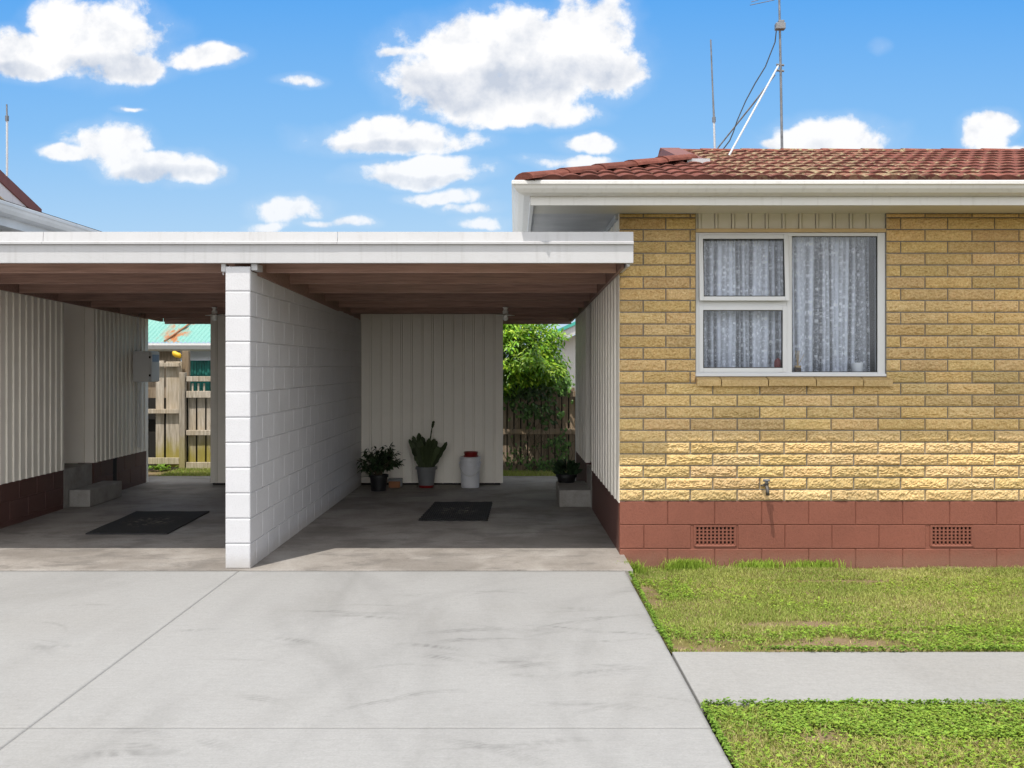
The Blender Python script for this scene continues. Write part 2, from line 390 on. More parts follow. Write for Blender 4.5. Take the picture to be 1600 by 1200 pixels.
def ribbed(mb, p0, p1, zb, zt0, zt1, pitch=.141, rw=.022, rh=.015, side=1, m=0, off=.05, thick=.03, groove=True):
    """vertical sheet from plan point p0 to p1 with raised ribs; side=+1: ribs to the left of p0->p1"""
    a = Vector((p0[0], p0[1])); b = Vector((p1[0], p1[1])); L = (b-a).length; d = (b-a)/L; n = Vector((-d.y, d.x))*side
    prof = [(0, 0)]; s = off
    while s+rw+.012 < L:
        if not groove: prof += [(s, 0), (s+.0008, rh), (s+rw-.0008, rh), (s+rw, 0)]; s += pitch; continue
        prof += [(s-.006, 0), (s-.005, -.012), (s, -.012), (s+.0015, rh), (s+rw-.0015, rh), (s+rw, -.012), (s+rw+.005, -.012), (s+rw+.006, 0)]; s += pitch
    prof += [(L, 0)]
    N = len(prof); pts = []
    for (q, h) in prof:
        w = a+d*q+n*h; pts.append((w.x, w.y, zb))
    for (q, h) in prof:
        w = a+d*q+n*h; pts.append((w.x, w.y, zt0+(zt1-zt0)*q/L))
    for q in (0, L):
        w = a+d*q-n*thick; pts += [(w.x, w.y, zb), (w.x, w.y, zt0+(zt1-zt0)*q/L)]
    fs = [(i, i+1, N+i+1, N+i) for i in range(N-1)]
    A, B, C, D = 2*N, 2*N+1, 2*N+2, 2*N+3
    fs += [(A, 0, N, B), (N-1, C, D, 2*N-1), (C, A, B, D)]
    fs += [tuple(list(range(N-1, -1, -1))+[A, C]), tuple(list(range(N, 2*N))+[D, B])]
    mb.add(pts, fs, m)
def pillow(mb, o, u, v, n, a0, a1, b0, b1, rim=.006, depth=.005, m=0):
    """one block face with rounded edge: corners at o+u*a+v*b, face at n=0, edge recessed by depth"""
    P = lambda a, b, h: (o+u*a+v*b+n*h)
    ring = lambda e, h: [P(a0+e, b0+e, h), P(a1-e, b0+e, h), P(a1-e, b1-e, h), P(a0+e, b1-e, h)]
    pts = ring(0, -depth*2.2)+ring(.001, -depth)+ring(rim*.5, -depth*.25)+ring(rim, 0)
    fs = []
    for k in range(3):
        for i in range(4): j = (i+1) % 4; fs.append((k*4+i, k*4+j, k*4+4+j, k*4+4+i))
    fs.append((12, 13, 14, 15)); mb.add(pts, fs, m)

# ------------------------------------------------------------------ ground and paving (setting)
mb = MB(); mb.poly([(-150, -150, -.16), (150, -150, -.16), (150, 150, -.16), (-150, 150, -.16)])
tag(mb.build('ground', M['soil']), kind='structure')

def stain_field(X, Y):
    S = np.zeros(len(X))
    spots = [(500, 955), (575, 945), (540, 960), (720, 985), (715, 1000), (850, 990), (375, 1030), (700, 1022), (930, 965), (870, 975), (885, 955), (800, 1030), (820, 1040),
             (295, 985), (90, 975), (130, 945), (60, 1010), (850, 1160), (750, 1165), (645, 1085), (790, 1035), (920, 1050), (905, 1100), (400, 1090), (330, 1160), (210, 1165), (950, 1040), (460, 1000), (600, 1040), (980, 1000), (1040, 1090), (640, 930), (1000, 920), (760, 925)]
    rr = random.Random(3)
    for (px, py) in spots:
        d = 1650*CAMZ/(py-570); x = (px-805)/1650*d; px0, d0 = x, d
        for rep in range(rr.choice((1, 2, 3))):
            x = px0+rr.gauss(0, .10)*(rep > 0); d = d0+rr.gauss(0, .10)*(rep > 0); r = rr.uniform(.25, 1.3); a = rr.uniform(.9, 2.2); ln = rr.uniform(.12, .45)/r
            cx = x-r*math.cos(a); cy = d-r*math.sin(a); w = rr.uniform(.018, .055); st = rr.uniform(.25, .7)
            dx = X-cx; dy = Y-cy; q = np.hypot(dx, dy)-r; th = np.angle(np.exp(1j*(np.arctan2(dy, dx)-a)))
            along = np.clip(1-np.abs(th)/ln, 0, 1)**.7*np.where(th > 0, np.clip(1-th/ln, 0, 1), 1)
            across = np.clip(1-np.abs(q)/w, 0, 1)
            k1 = rr.uniform(.016, .03); tread = .45+.35*np.sin(q*2*math.pi/k1+rr.random()*6+1.5*np.sin(th*r*9))+.20*np.sin(X*61+Y*23)*np.sin(Y*47-X*19)
            S = np.maximum(S, st*along*np.minimum(across*2.2, 1)*tread)
    Z_ = .5+.5*np.sin(X*3.1+1.3*np.sin(Y*1.7)+.7)*np.sin(Y*1.9+1.1*np.sin(X*2.3))
    S = S+.10*Z_**2*np.exp(-((X+.35)/1.3)**2-((Y-6.3)/1.6)**2)*2
    for k in range(16):       # long faint tyre sweeps
        x0 = rr.uniform(-2.9, .6); r = rr.uniform(3, 9)*rr.choice((-1, 1)); y0 = rr.uniform(3, 8)
        q = np.abs(np.hypot(X-(x0+r), Y-y0)-abs(r)); S = S+.12*np.clip(1-q/rr.uniform(.06, .12), 0, 1)*(.6+.4*np.sin(Y*2.3+k))
    return np.clip(S, 0, 1)
def slab(name, xs, ys, z, zb, m, right=None, stain=True):
    nx, ny = len(xs), len(ys); XX, YY = np.meshgrid(xs, ys)
    if right is not None:   # shift the right border onto a slightly skewed edge line
        e = right(YY); t = (XX-xs[0])/(xs[-1]-xs[0]); XX = xs[0]+t*(e-xs[0])
    V = np.stack([XX.ravel(), YY.ravel(), np.full(XX.size, z)], 1)
    i = np.arange(nx*ny).reshape(ny, nx)
    F = np.stack([i[:-1, :-1].ravel(), i[:-1, 1:].ravel(), i[1:, 1:].ravel(), i[1:, :-1].ravel()], 1)
    ring = np.concatenate([i[0, :], i[1:, -1], i[-1, -2::-1], i[-2:0:-1, 0]])
    inset = V.copy()
    low = V[ring].copy(); low[:, 2] = zb; nb = len(V); V = np.concatenate([V, low]); k = len(ring)
    a = np.arange(k); b = (a+1) % k
    F = np.concatenate([F, np.stack([ring[a], nb+a, nb+b, ring[b]], 1)])
    st = stain_field(V[:, 0], V[:, 1]) if stain else np.zeros(len(V))
    return V, F, st
edge = lambda y: .874-.0028*(y-4.24)
fine = lambda a, b: np.arange(a, b, .016)
parts = []
for (xs, rgt) in ((np.concatenate([[-9, -7, -5.5], fine(-4.4, -2.18), [-2.173]]), None), (np.concatenate([[-2.166], fine(-2.15, .86), [.874]]), edge)):
    for ys in (np.concatenate([[-9, -5, -2, 0, 1.5], fine(2.6, 4.70), [4.711]]), np.concatenate([[4.717], fine(4.73, 8.28), [8.29]])):
        parts.append(slab('d', xs, ys, 0., -.14, None, rgt))
nb = 0; VV = []; FF = []; SS = []
for V, F, s_ in parts: VV.append(V); FF.append(F+nb); SS.append(s_); nb += len(V)
tag(np_mesh('driveway', np.concatenate(VV), np.concatenate(FF), M['drive'], extra={'stain': np.concatenate(SS)}), kind='structure')

mb = MB(); mb.box(-5.3, .93, 8.325, 15.35, -.14, .004)
# crumbled dirt line in the joint is left as a real gap; the slab's nose is broken up
tag(mb.build('carport_floor', M['floor'], bevel=.006), kind='structure')
mb = MB(); mb.box(.888, 12, 5.04, 5.98, -.13, -.004); tag(mb.build('path', M['path'], bevel=.006), kind='structure')
# lawn beds: soil sheets, slightly bumpy
def bed(x0, x1, y0, y1, zf, nx, ny):
    xs = np.linspace(x0, x1, nx); ys = np.linspace(y0, y1, ny); XX, YY = np.meshgrid(xs, ys)
    ZZ = zf(XX, YY)
    V = np.stack([XX.ravel(), YY.ravel(), ZZ.ravel()], 1); i = np.arange(nx*ny).reshape(ny, nx)
    return V, np.stack([i[:-1, :-1].ravel(), i[:-1, 1:].ravel(), i[1:, 1:].ravel(), i[1:, :-1].ravel()], 1)
def lump(X, Y): return .010*np.sin(X*5.1+Y*2.3)*np.sin(Y*4.3-X*1.7)+.006*np.sin(X*13+1)*np.sin(Y*11)
def lawn_z(X, Y):
    back = -.018-.085*np.clip((Y-6.0)/2.95, 0, 1)
    return np.where(Y > 5.5, back, -.013)+lump(X, Y)*.7
Va, Fa = bed(.885, 12, 5.985, 9.05, lawn_z, 160, 60); Vb, Fb = bed(.893, 12, -4, 5.035, lawn_z, 160, 120); Vc, Fc = bed(-9, 5, 15.34, 34, lambda X, Y: -.02+lump(X, Y), 90, 90)
tag(np_mesh('lawn_ground', np.concatenate([Va, Vb, Vc]), np.concatenate([Fa, Fb+len(Va), Fc+len(Va)+len(Vb)]), M['soil'], smooth=True), kind='structure')

# ------------------------------------------------------------------ grass
def fbm2(X, Y, f, seed):
    r = np.random.default_rng(seed); o = np.zeros_like(X); a = 1; t = 0
    for k in range(4):
        for j in range(3):
            th = r.uniform(0, 6.28); o += a/3*np.sin((X*np.cos(th)+Y*np.sin(th))*f*2**k*r.uniform(.7, 1.4)+r.uniform(0, 6.28))
        t += a; a *= .6
    return o/t
GV, GF, GC = [], [], []; gcount = 0
def blades(X, Y, Z, H, W, C, lean=.6):
    global gcount
    n = len(X); th = NP.uniform(0, 2*np.pi, n); la = NP.uniform(0, 2*np.pi, n); ln = NP.uniform(.1, 1, n)*lean*H
    ux, uy = np.cos(th)*W/2, np.sin(th)*W/2; lx, ly = np.cos(la)*ln, np.sin(la)*ln
    p = np.empty((n, 5, 3)); h = H
    p[:, 0] = np.stack([X-ux, Y-uy, Z], 1); p[:, 1] = np.stack([X+ux, Y+uy, Z], 1)
    p[:, 2] = np.stack([X+ux*.75+lx*.35, Y+uy*.75+ly*.35, Z+h*.6], 1); p[:, 3] = np.stack([X-ux*.75+lx*.35, Y-uy*.75+ly*.35, Z+h*.6], 1)
    p[:, 4] = np.stack([X+lx, Y+ly, Z+h*np.sqrt(np.clip(1-.5*(ln/H)**2, .2, 1))], 1)
    b = gcount+np.arange(n)*5
    GV.append(p.reshape(-1, 3)); GF.append(np.concatenate([np.stack([b, b+1, b+2], 1), np.stack([b, b+2, b+3], 1), np.stack([b+3, b+2, b+4], 1)]))
    GC.append(np.repeat(C, 5, 0)); gcount += n*5
def clover(X, Y, Z, C):
    """low three-leaf weeds"""
    global gcount
    for k in range(3):
        n = len(X); th = NP.uniform(0, 6.28, n)+k*2.1; s = NP.uniform(.005, .0115, n); h = Z+NP.uniform(.006, .026, n)
        cx, cy = X+np.cos(th)*s, Y+np.sin(th)*s; ax, ay = np.cos(th)*s, np.sin(th)*s
        p = np.empty((n, 4, 3)); tl = NP.uniform(-.006, .008, n)
        p[:, 0] = np.stack([X, Y, h], 1); p[:, 1] = np.stack([cx-ay*.8, cy+ax*.8, h+.003], 1); p[:, 2] = np.stack([cx+ax, cy+ay, h+tl], 1); p[:, 3] = np.stack([cx+ay*.8, cy-ax*.8, h+.003], 1)
        b = gcount+np.arange(n)*4; GV.append(p.reshape(-1, 3))
        GF.append(np.concatenate([np.stack([b, b+1, b+2], 1), np.stack([b, b+2, b+3], 1)])); GC.append(np.repeat(C, 4, 0)); gcount += n*4
def grass_cols(X, Y):
    n = len(X); a = np.clip(.5+.9*fbm2(X, Y, 1.7, 5)+NP.normal(0, .16, n), 0, 1)[:, None]
    c = np.array([[.19, .265, .046]])*(1-a)+np.array([[.44, .445, .140]])*a
    dry = (NP.random(n) < np.clip(.08+.45*fbm2(X, Y, 2.6, 8), .02, .5))
    c[dry] = np.array([.44, .375, .185])*NP.uniform(.75, 1.1, dry.sum())[:, None]
    return c*NP.uniform(.72, 1.18, n)[:, None]
def bare(X, Y):
    """0 grass .. 1 bare soil, bare patches by the path edge and the driveway"""
    P = [(1.12, 6.17, .30, .17), (1.42, 6.12, .22, .12), (1.95, 6.20, .36, .16), (2.2, 6.10, .2, .08), (.98, 7.75, .10, .35), (2.55, 8.3, .6, .05), (3.3, 6.3, .3, .07), (1.55, 4.05, .16, .10), (1.35, 4.62, .12, .09), (1.75, 6.75, .34, .09), (2.5, 6.5, .2, .05), (4.0, 8.92, 3.0, .045)]
    b = np.zeros_like(X)
    for (x, y, rx, ry) in P: b = np.maximum(b, np.clip(1.6-((X-x)/rx)**2-((Y-y)/ry)**2, 0, 1))
    return np.clip(b+.35*fbm2(X, Y, 9, 2)*(b > 0), 0, 1)
def sow(x0, x1, y0, y1, dens, hm):
    n = int((x1-x0)*(y1-y0)*dens); X = NP.uniform(x0, x1, n); Y = NP.uniform(y0, y1, n)
    keep = NP.random(n) > bare(X, Y)*.97; X, Y = X[keep], Y[keep]; n = len(X)
    H = hm*NP.uniform(.5, 1.3, n)*(1+.45*fbm2(X, Y, 3, 9)); blades(X, Y, lawn_z(X, Y)-.002, H, NP.uniform(.003, .0055, n), grass_cols(X, Y), 1.3)
sow(.885, 5.0, 5.99, 8.97, 13000, .026)
sow(.90, 3.3, 2.6, 5.03, 16000, .028)
sow(5.0, 9, 5.99, 8.97, 2500, .036); sow(3.3, 6, 2.0, 5.03, 2500, .036)
def weeds(x0, x1, y0, y1, n, g=(.13, .22, .032)):
    X = NP.uniform(x0, x1, n); Y = NP.uniform(y0, y1, n); k = (fbm2(X, Y, 3.3, 21)+NP.normal(0, .12, n) > .0) & (NP.random(n) > bare(X, Y)*.96); X, Y = X[k], Y[k]
    clover(X, Y, lawn_z(X, Y), np.array([g])*NP.uniform(.7, 1.7, len(X))[:, None]+np.array([[.06, .04, 0]])*NP.random(len(X))[:, None])
weeds(.9, 4.6, 5.99, 6.6, 4600); weeds(.9, 1.3, 6.0, 8.3, 1400); weeds(.9, 4.5, 6.4, 8.4, 5000, (.165, .255, .035))
weeds(.89, 3.3, 4.6, 5.06, 10000); weeds(.9, 3, 2.8, 4.7, 6500, (.14, .225, .03))
X = NP.uniform(.9, 3.3, 420); Y = 5.035+NP.exponential(.014, 420)*(.2+1.2*np.clip(fbm2(X, X*0, 5, 4), 0, 1)); clover(X, Y, np.full(420, -.004), np.array([[.13, .23, .032]])*NP.uniform(.6, 1.6, 420)[:, None])
X = NP.uniform(1.3, 5, 700); Y = 5.985-NP.exponential(.012, 700)*(.3+.9*np.clip(fbm2(X, X*0, 4, 6), 0, 1)); clover(X, Y, np.full(700, .0), np.array([[.13, .22, .03]])*NP.uniform(.6, 1.6, 700)[:, None])
Y = NP.uniform(3.0, 8.2, 900); Y = Y[(Y < 5.0) | (Y > 6.0)]; X = .893-NP.exponential(.010, len(Y))*(.1+1.2*np.clip(fbm2(Y, Y*0, 4, 31), 0, 1)); clover(X, Y, np.full(len(Y), -.006), np.array([[.13, .22, .03]])*NP.uniform(.6, 1.6, len(Y))[:, None])
# yard beyond the carport
for (x0, x1) in ((-5.2, -3.7), (-.4, 1.1)):
    n = 9000; X = NP.uniform(x0, x1, n); Y = NP.uniform(15.36, 16.6, n); blades(X, Y, np.full(n, -.02), .05*NP.uniform(.5, 1.4, n), np.full(n, .008), grass_cols(X, Y)*1.1, .8)
tag(np_mesh('lawn_grass', np.concatenate(GV), np.concatenate(GF), M['grass'], tint=np.concatenate(GC)), 'short patchy green grass growing on the lawn', 'grass', kind='stuff')
def tuft(x, y, n, h, spread, label):
    global GV, GF, GC, gcount
    GV, GF, GC = [], [], []; gcount = 0
    X = NP.normal(x, spread, n); Y = NP.normal(y, spread*.35, n)
    blades(X, Y, lawn_z(X, Y), h*NP.uniform(.45, 1.15, n), NP.uniform(.004, .008, n), np.array([[.25, .36, .05]])*NP.uniform(.7, 1.35, n)[:, None], .75)
    tag(np_mesh('grass_tuft', np.concatenate(GV), np.concatenate(GF), M['grass'], org=(x, y, -.1), tint=np.concatenate(GC)), label, 'grass tuft', 'tufts of longer grass at the foot of the plinth')
tuft(1.44, 8.86, 800, .105, .085, 'tall bright grass tuft against the red plinth below the left vent')
tuft(.955, 8.62, 260, .12, .05, 'grass tuft growing at the corner of driveway, carport and plinth')
tuft(2.06, 8.93, 500, .085, .10, 'low grass tuft at the plinth, just right of the left vent')
tuft(2.52, 8.93, 550, .08, .11, 'low grass tuft at the plinth halfway between the two vents')

# ------------------------------------------------------------------ right house
WY = 8.99; WX = .888; WXB = .83      # front wall plane, left corner, left wall's x at its far end
def wx(y): return WX+(WXB-WX)*(y-WY)/(14.5-WY)
house = thing('brick_house', (2.4, WY, 0), 'single storey yellow brick house with red tiled roof, right of the carport', 'house')
ZB = .459; PITCH = .10055; TOP = 2.911
WIN = (1.540, 3.158, 1.445, TOP)
mb = MB()
def brick(x0, x1, z0, z1, seed):
    t = R.uniform(.86, 1.10); mb.cur = (t*R.uniform(.97, 1.03), t, t*R.uniform(.9, 1.05), 1)
    fine_ = x0 < 4.7; st = .0085 if fine_ else .05
    nx = max(2, int((x1-x0)/st)); nz = max(2, int((z1-z0)/.0082)) if fine_ else 3
    tiltx, tiltz = R.uniform(-.006, .006), R.uniform(-.004, .004)
    pts = []; idx = {}
    for j in range(nz+1):
        for i in range(nx+1):
            u, v = i/nx, j/nz; x, z = x0+(x1-x0)*u, z0+(z1-z0)*v
            e = min(u*(x1-x0), (1-u)*(x1-x0), v*(z1-z0), (1-v)*(z1-z0)); k = min(1, e/.014)
            q = Vector((x*1.0+z*.55, z*1.9, seed*.371))
            h = .009*mnoise.noise(q*16)+.013*abs(mnoise.noise(q*33))+.010*mnoise.noise(q*62)+tiltx*(u-.5)+tiltz*(v-.5)
            y = WY-k*(.008+h) if e > 0 else WY+.002
            if e == 0: y = WY+.001
            pts.append((x, y, z))
    n0 = len(pts); w = nx+1
    fs = [(j*w+i, j*w+i+1, (j+1)*w+i+1, (j+1)*w+i) for j in range(nz) for i in range(nx)]
    ring = [i for i in range(w)]+[j*w+nx for j in range(1, nz+1)]+[nz*w+i for i in range(nx-1, -1, -1)]+[j*w for j in range(nz-1, 0, -1)]
    pts += [(pts[i][0], WY+.02, pts[i][2]) for i in ring]; k = len(ring)
    fs += [(ring[(a+1) % k], ring[a], n0+a, n0+(a+1) % k) for a in range(k)]
    mb.add(pts, fs, 0)
z = ZB; row = 0; seed = 0; J = .0052
while z < TOP-.01:
    z1 = min(z+PITCH, TOP)
    off = 1.283 if row % 2 == 1 else 1.090       # joint phase of alternate courses
    js = [WX]+[off+.4*k for k in range(-1, 22) if WX+.04 < off+.4*k < 9.0]+[9.05]
    for a, b in zip(js[:-1], js[1:]):
        segs = [(a, b)]
        if z > WIN[2]+.01:
            segs = []
            if a < WIN[0]: segs.append((a, min(b, WIN[0])))
            if b > WIN[1]: segs.append((max(a, WIN[1]), b))
        for (p, q) in segs:
            if q-p > .03: brick(p+(J if p > WX+.001 else 0), q-J, z+J, z1-J, seed); seed += 1
    z = z1; row += 1
mb.cur = (1, 1, 1, 1)
for b in ((WX+.002, WIN[0], ZB, TOP), (WIN[1], 9.04, ZB, TOP), (WIN[0], WIN[1], ZB, WIN[2])):
    mb.box(b[0], b[1], WY+.009, WY+.11, b[2], b[3], 1)
mb.build('brick_wall', [M['brick'], M['mortar']], house, tint=True)

def block_courses(mb, o, u, v, n, L, z0, z1, ch, bl, first, gap=.004, m=0, skip=()):
    r = 0; zz = z0
    while zz < z1-.01:
        zt = min(zz+ch, z1); offs = first[r % 2]; js = [0]+[offs+bl*k for k in range(-1, int(L/bl)+2) if .05 < offs+bl*k < L-.03]+[L]
        for a, b in zip(js[:-1], js[1:]):
            if any(s0 < (a+b)/2 < s1 and t0 < (zz+zt)/2 < t1 for s0, s1, t0, t1 in skip): continue
            pillow(mb, o, u, v, n, a+gap*.5, b-gap*.5, zz+gap*.5, zt-gap*.5, m=m)
        zz = zt; r += 1
X_, Y_, Z_ = Vector((1, 0, 0)), Vector((0, 1, 0)), Vector((0, 0, 1))
# plinth: course tops at .459, .257, .052, -.15
VENTS = [(1.521, 1.882), (3.532, 3.900)]
mb = MB(); PY = WY-.004
block_courses(mb, Vector((WX, PY, 0)), X_, Z_, -Y_, 8.16, -.148, ZB, .2023, .4, (.41, .208), m=0, skip=[(a-WX, b-WX, .06, .25) for a, b in VENTS])
for (a, b, c, d) in ((WX+.003, VENTS[0][0]+.002, -.15, ZB-.002), (VENTS[0][1]-.002, VENTS[1][0]+.002, -.15, ZB-.002), (VENTS[1][1]-.002, 9.045, -.15, ZB-.002), (VENTS[0][0]+.002, VENTS[0][1]-.002, -.15, .072), (VENTS[0][0]+.002, VENTS[0][1]-.002, .259, ZB-.002), (VENTS[1][0]+.002, VENTS[1][1]-.002, -.15, .072), (VENTS[1][0]+.002, VENTS[1][1]-.002, .259, ZB-.002)): mb.box(a, b, PY+.008, PY+.2, c, d)
# carport side of the plinth (dark) as a second face
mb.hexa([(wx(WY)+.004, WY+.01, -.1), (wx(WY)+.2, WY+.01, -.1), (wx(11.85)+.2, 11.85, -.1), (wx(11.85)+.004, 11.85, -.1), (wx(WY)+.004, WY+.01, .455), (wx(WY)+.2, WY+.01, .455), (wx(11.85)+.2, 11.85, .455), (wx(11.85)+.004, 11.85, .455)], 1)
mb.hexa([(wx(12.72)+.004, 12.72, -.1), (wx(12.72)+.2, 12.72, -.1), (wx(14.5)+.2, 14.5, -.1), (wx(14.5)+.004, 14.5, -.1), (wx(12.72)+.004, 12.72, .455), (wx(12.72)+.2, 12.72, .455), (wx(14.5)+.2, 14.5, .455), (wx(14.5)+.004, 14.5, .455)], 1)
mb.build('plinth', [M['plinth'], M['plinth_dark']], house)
for (a, b) in VENTS:
    v = MB(); zt, zb = .256, .075
    # sloped surround + grid of holes
    v.box(a, b, PY-.001, PY+.02, zt-.016, zt); v.box(a, a+.014, PY-.001, PY+.02, zb, zt-.016); v.box(b-.014, b, PY-.001, PY+.02, zb, zt-.016)
    v.hexa([(a+.014, PY-.006, zb), (b-.014, PY-.006, zb), (b-.014, PY+.03, zb), (a+.014, PY+.03, zb), (a+.014, PY-.001, zb+.012), (b-.014, PY-.001, zb+.012), (b-.014, PY+.03, zb+.026), (a+.014, PY+.03, zb+.026)])
    gx0, gx1, gz0, gz1 = a+.014, b-.014, zb+.02, zt-.016
    for i in range(11): x = gx0+(gx1-gx0)*i/10; v.box(x-.007, x+.007, PY+.002, PY+.030, gz0, gz1)
    for i in range(1, 5): zq = gz0+(gz1-gz0)*i/5; v.box(gx0, gx1, PY+.004, PY+.028, zq-.006, zq+.006)
    v.box(gx0-.01, gx1+.01, PY+.075, PY+.08, gz0-.01, gz1+.01, 1)
    v.build('air_vent', [M['plinth'], M['dark']], house)
# side wall cladding (two lengths with the porch recess between)
mb = MB(); ribbed(mb, (wx(11.85), 11.85), (wx(WY)-.004, WY+.012), ZB-.016, TOP, TOP, off=.07, side=-1, thick=.05, pitch=.272, rh=.008, rw=.05, groove=False)
mb.build('side_cladding', M['clad'], house)
mb = MB(); ribbed(mb, (wx(14.5), 14.5), (wx(12.72), 12.72), ZB-.016, TOP, TOP, off=.03, side=-1, thick=.05, pitch=.272, rh=.006, rw=.05, groove=False)
mb.box(wx(12.72)+.05, wx(12.72)+.9, 12.72, 12.77, ZB-.016, TOP)          # recess wall facing the street
mb.box(wx(12.72), wx(12.72)+.05, 12.700, 12.719, ZB-.016, TOP)
mb.box(wx(12.2)+.85, wx(12.2)+.9, 11.9, 12.7, ZB-.016, TOP)
mb.box(wx(14.5), 9.0, 14.5, 14.56, -.1, TOP)
mb.box(9.05, 9.1, WY, 14.5, -.1, TOP)
mb.build('rear_cladding', M['clad'], house)
mb = MB(); mb.box(wx(11.87), wx(11.87)+.9, 11.87, 12.70, -.1, .42); mb.build('porch_landing', M['step'], house)

# window
win = MB(); FY = WY+.02
x0, x1, z0, z1 = 1.540, 3.158, 1.527, 2.748
mx0, mx1 = 2.318, 2.362; tz0, tz1 = 2.118, 2.176
for (a, b, c, d) in ((x0, x0+.028, z0, z1), (x1-.066, x1, z0, z1), (mx0, mx1, z0+.03, z1-.03)): win.box(a, b, FY, FY+.07, c, d)
for (a, b, c, d) in ((x0+.028, x1-.066, z1-.03, z1), (x0+.028, x1-.066, z0, z0+.03)): win.box(a, b, FY+.001, FY+.069, c, d)
win.box(x0+.028, mx0, FY+.003, FY+.06, tz0, tz1)
win.box(x0-.004, x1+.004, FY-.018, FY-.001, z0-.006, z0+.016)        # bottom drip lip
wf = win.build('window', M['alu'], house, bevel=.003)
def sash(a, b, c, d, y, tilt=0., wd=.036):
    s = MB(); f = lambda z: y-tilt*(d-z)
    def bar(xa, xb, za, zb_, e=0):
        s.hexa([(xa, f(za)+e, za), (xb, f(za)+e, za), (xb, f(za)+.03, za), (xa, f(za)+.03, za), (xa, f(zb_)+e, zb_), (xb, f(zb_)+e, zb_), (xb, f(zb_)+.03, zb_), (xa, f(zb_)+.03, zb_)])
    bar(a, a+wd, c, d); bar(b-wd, b, c, d); bar(a+wd, b-wd, c, c+wd, .001); bar(a+wd, b-wd, d-wd, d, .001)
    o = s.build('sash', M['alu'], wf, bevel=.003)
    g = MB(); e = .007
    def pb(xa, xb, za, zb_): g.hexa([(xa, f(za)+.008, za), (xb, f(za)+.008, za), (xb, f(za)+.02, za), (xa, f(za)+.02, za), (xa, f(zb_)+.008, zb_), (xb, f(zb_)+.008, zb_), (xb, f(zb_)+.02, zb_), (xa, f(zb_)+.02, zb_)], 1)
    A, B, C, D = a+wd, b-wd, c+wd, d-wd
    pb(A, A+e, C, D); pb(B-e, B, C, D); pb(A+e, B-e, C, C+e); pb(A+e, B-e, D-e, D)
    g.hexa([(A, f(C)+.014, C), (B, f(C)+.014, C), (B, f(C)+.018, C), (A, f(C)+.018, C), (A, f(D)+.014, D), (B, f(D)+.014, D), (B, f(D)+.018, D), (A, f(D)+.018, D)], 0)
    g.build('pane', [M['glass'], M['rubber_seal']], wf)
sash(x0+.024, mx0+.008, tz1-.012, z1-.018, FY-.012, .085)
sash(x0+.028, mx0, z0+.030, tz0+.004, FY-.004)
g = MB(); A, B, C, D = mx1, x1-.066, z0+.03, z1-.03; e = .006
for b in ((A, A+e, C, D), (B-e, B, C, D), (A+e, B-e, C, C+e), (A+e, B-e, D-e, D)): g.box(b[0], b[1], FY+.012, FY+.03, b[2], b[3], 1)
g.box(A, B, FY+.018, FY+.022, C, D, 0); g.build('pane', [M['glass'], M['rubber_seal']], wf)
mb = MB()    # sloping brick sill
for i, (a, b) in enumerate(((1.541, 1.742), (1.749, 2.140), (2.147, 2.545), (2.552, 2.946), (2.953, 3.196))):
    dz = R.uniform(-.002, .002); mb.cur = (R.uniform(.75, .95),)*3+(1,)
    mb.hexa([(a, WY-.055, 1.438+dz), (b, WY-.055, 1.438+dz), (b, WY+.05, 1.45), (a, WY+.05, 1.45), (a, WY-.062, 1.493+dz), (b, WY-.062, 1.493+dz), (b, WY+.05, 1.525), (a, WY+.05, 1.525)])
mb.cur = (.8, .8, .8, 1)
mb.build('window_sill', [M['brick']], house, bevel=.004, tint=True)
mb = MB(); ribbed(mb, (1.540, WY+.028), (3.158, WY+.028), 2.782, TOP, TOP, pitch=.1435, rw=.022, rh=.012, off=.022, side=-1)
mb.build('panel', M['soffit'], house)
mb = MB(); mb.box(1.540, 3.158, WY+.004, WY+.06, 2.750, 2.781); mb.build('head_trim', M['timber_trim'], house)
mb = MB()    # room behind the window
rx0, rx1, ry0, ry1, rz0, rz1 = .99, 4.4, WY+.112, 12.4, .5, 2.88
mb.poly([(rx0, ry1, rz0), (rx1, ry1, rz0), (rx1, ry1, rz1), (rx0, ry1, rz1)]); mb.poly([(rx0, ry0, rz0), (rx0, ry1, rz0), (rx0, ry1, rz1), (rx0, ry0, rz1)])
mb.poly([(rx1, ry0, rz0), (rx1, ry1, rz0), (rx1, ry1, rz1), (rx1, ry0, rz1)]); mb.poly([(rx0, ry0, rz0), (rx1, ry0, rz0), (rx1, ry1, rz0), (rx0, ry1, rz0)]); mb.poly([(rx0, ry0, rz1), (rx1, ry0, rz1), (rx1, ry1, rz1), (rx0, ry1, rz1)])
mb.build('room', M['room'], house)
mb = MB(); mb.box(1.541, 3.157, FY+.072, FY+.28, 1.515, 1.538); mb.build('inner_sill', M['white'], house)

# eaves: gutter, fascia, soffit
GP = [(8.32, 3.044), (8.235, 3.044), (8.225, 3.053), (8.186, 3.053), (8.174, 3.045), (8.174, 3.022), (8.188, 3.012), (8.198, 2.99), (8.225, 2.962), (8.27, 2.948), (8.32, 2.948)]
GX0 = -.028; gl = lambda y, z: GX0+(y-8.174)      # mitre
mb = MB(); mb.extrude_x(GP, gl, 9.9)
SP = [(GX0+(y-8.174), z) for y, z in GP]
mb.extrude_y(SP, lambda x, z: 8.174+(x-GX0), 15.3)
mb.build('gutter', M['fascia'], house)
mb = MB(); mb.box(.122, 9.8, 8.322, 8.345, 2.878, 3.02); mb.hexa([(.118, 8.325, 2.878), (.145, 8.346, 2.878), (.145, 15.2, 2.878), (.118, 15.2, 2.878), (.118, 8.325, 3.02), (.145, 8.346, 3.02), (.145, 15.2, 3.02), (.118, 15.2, 3.02)])
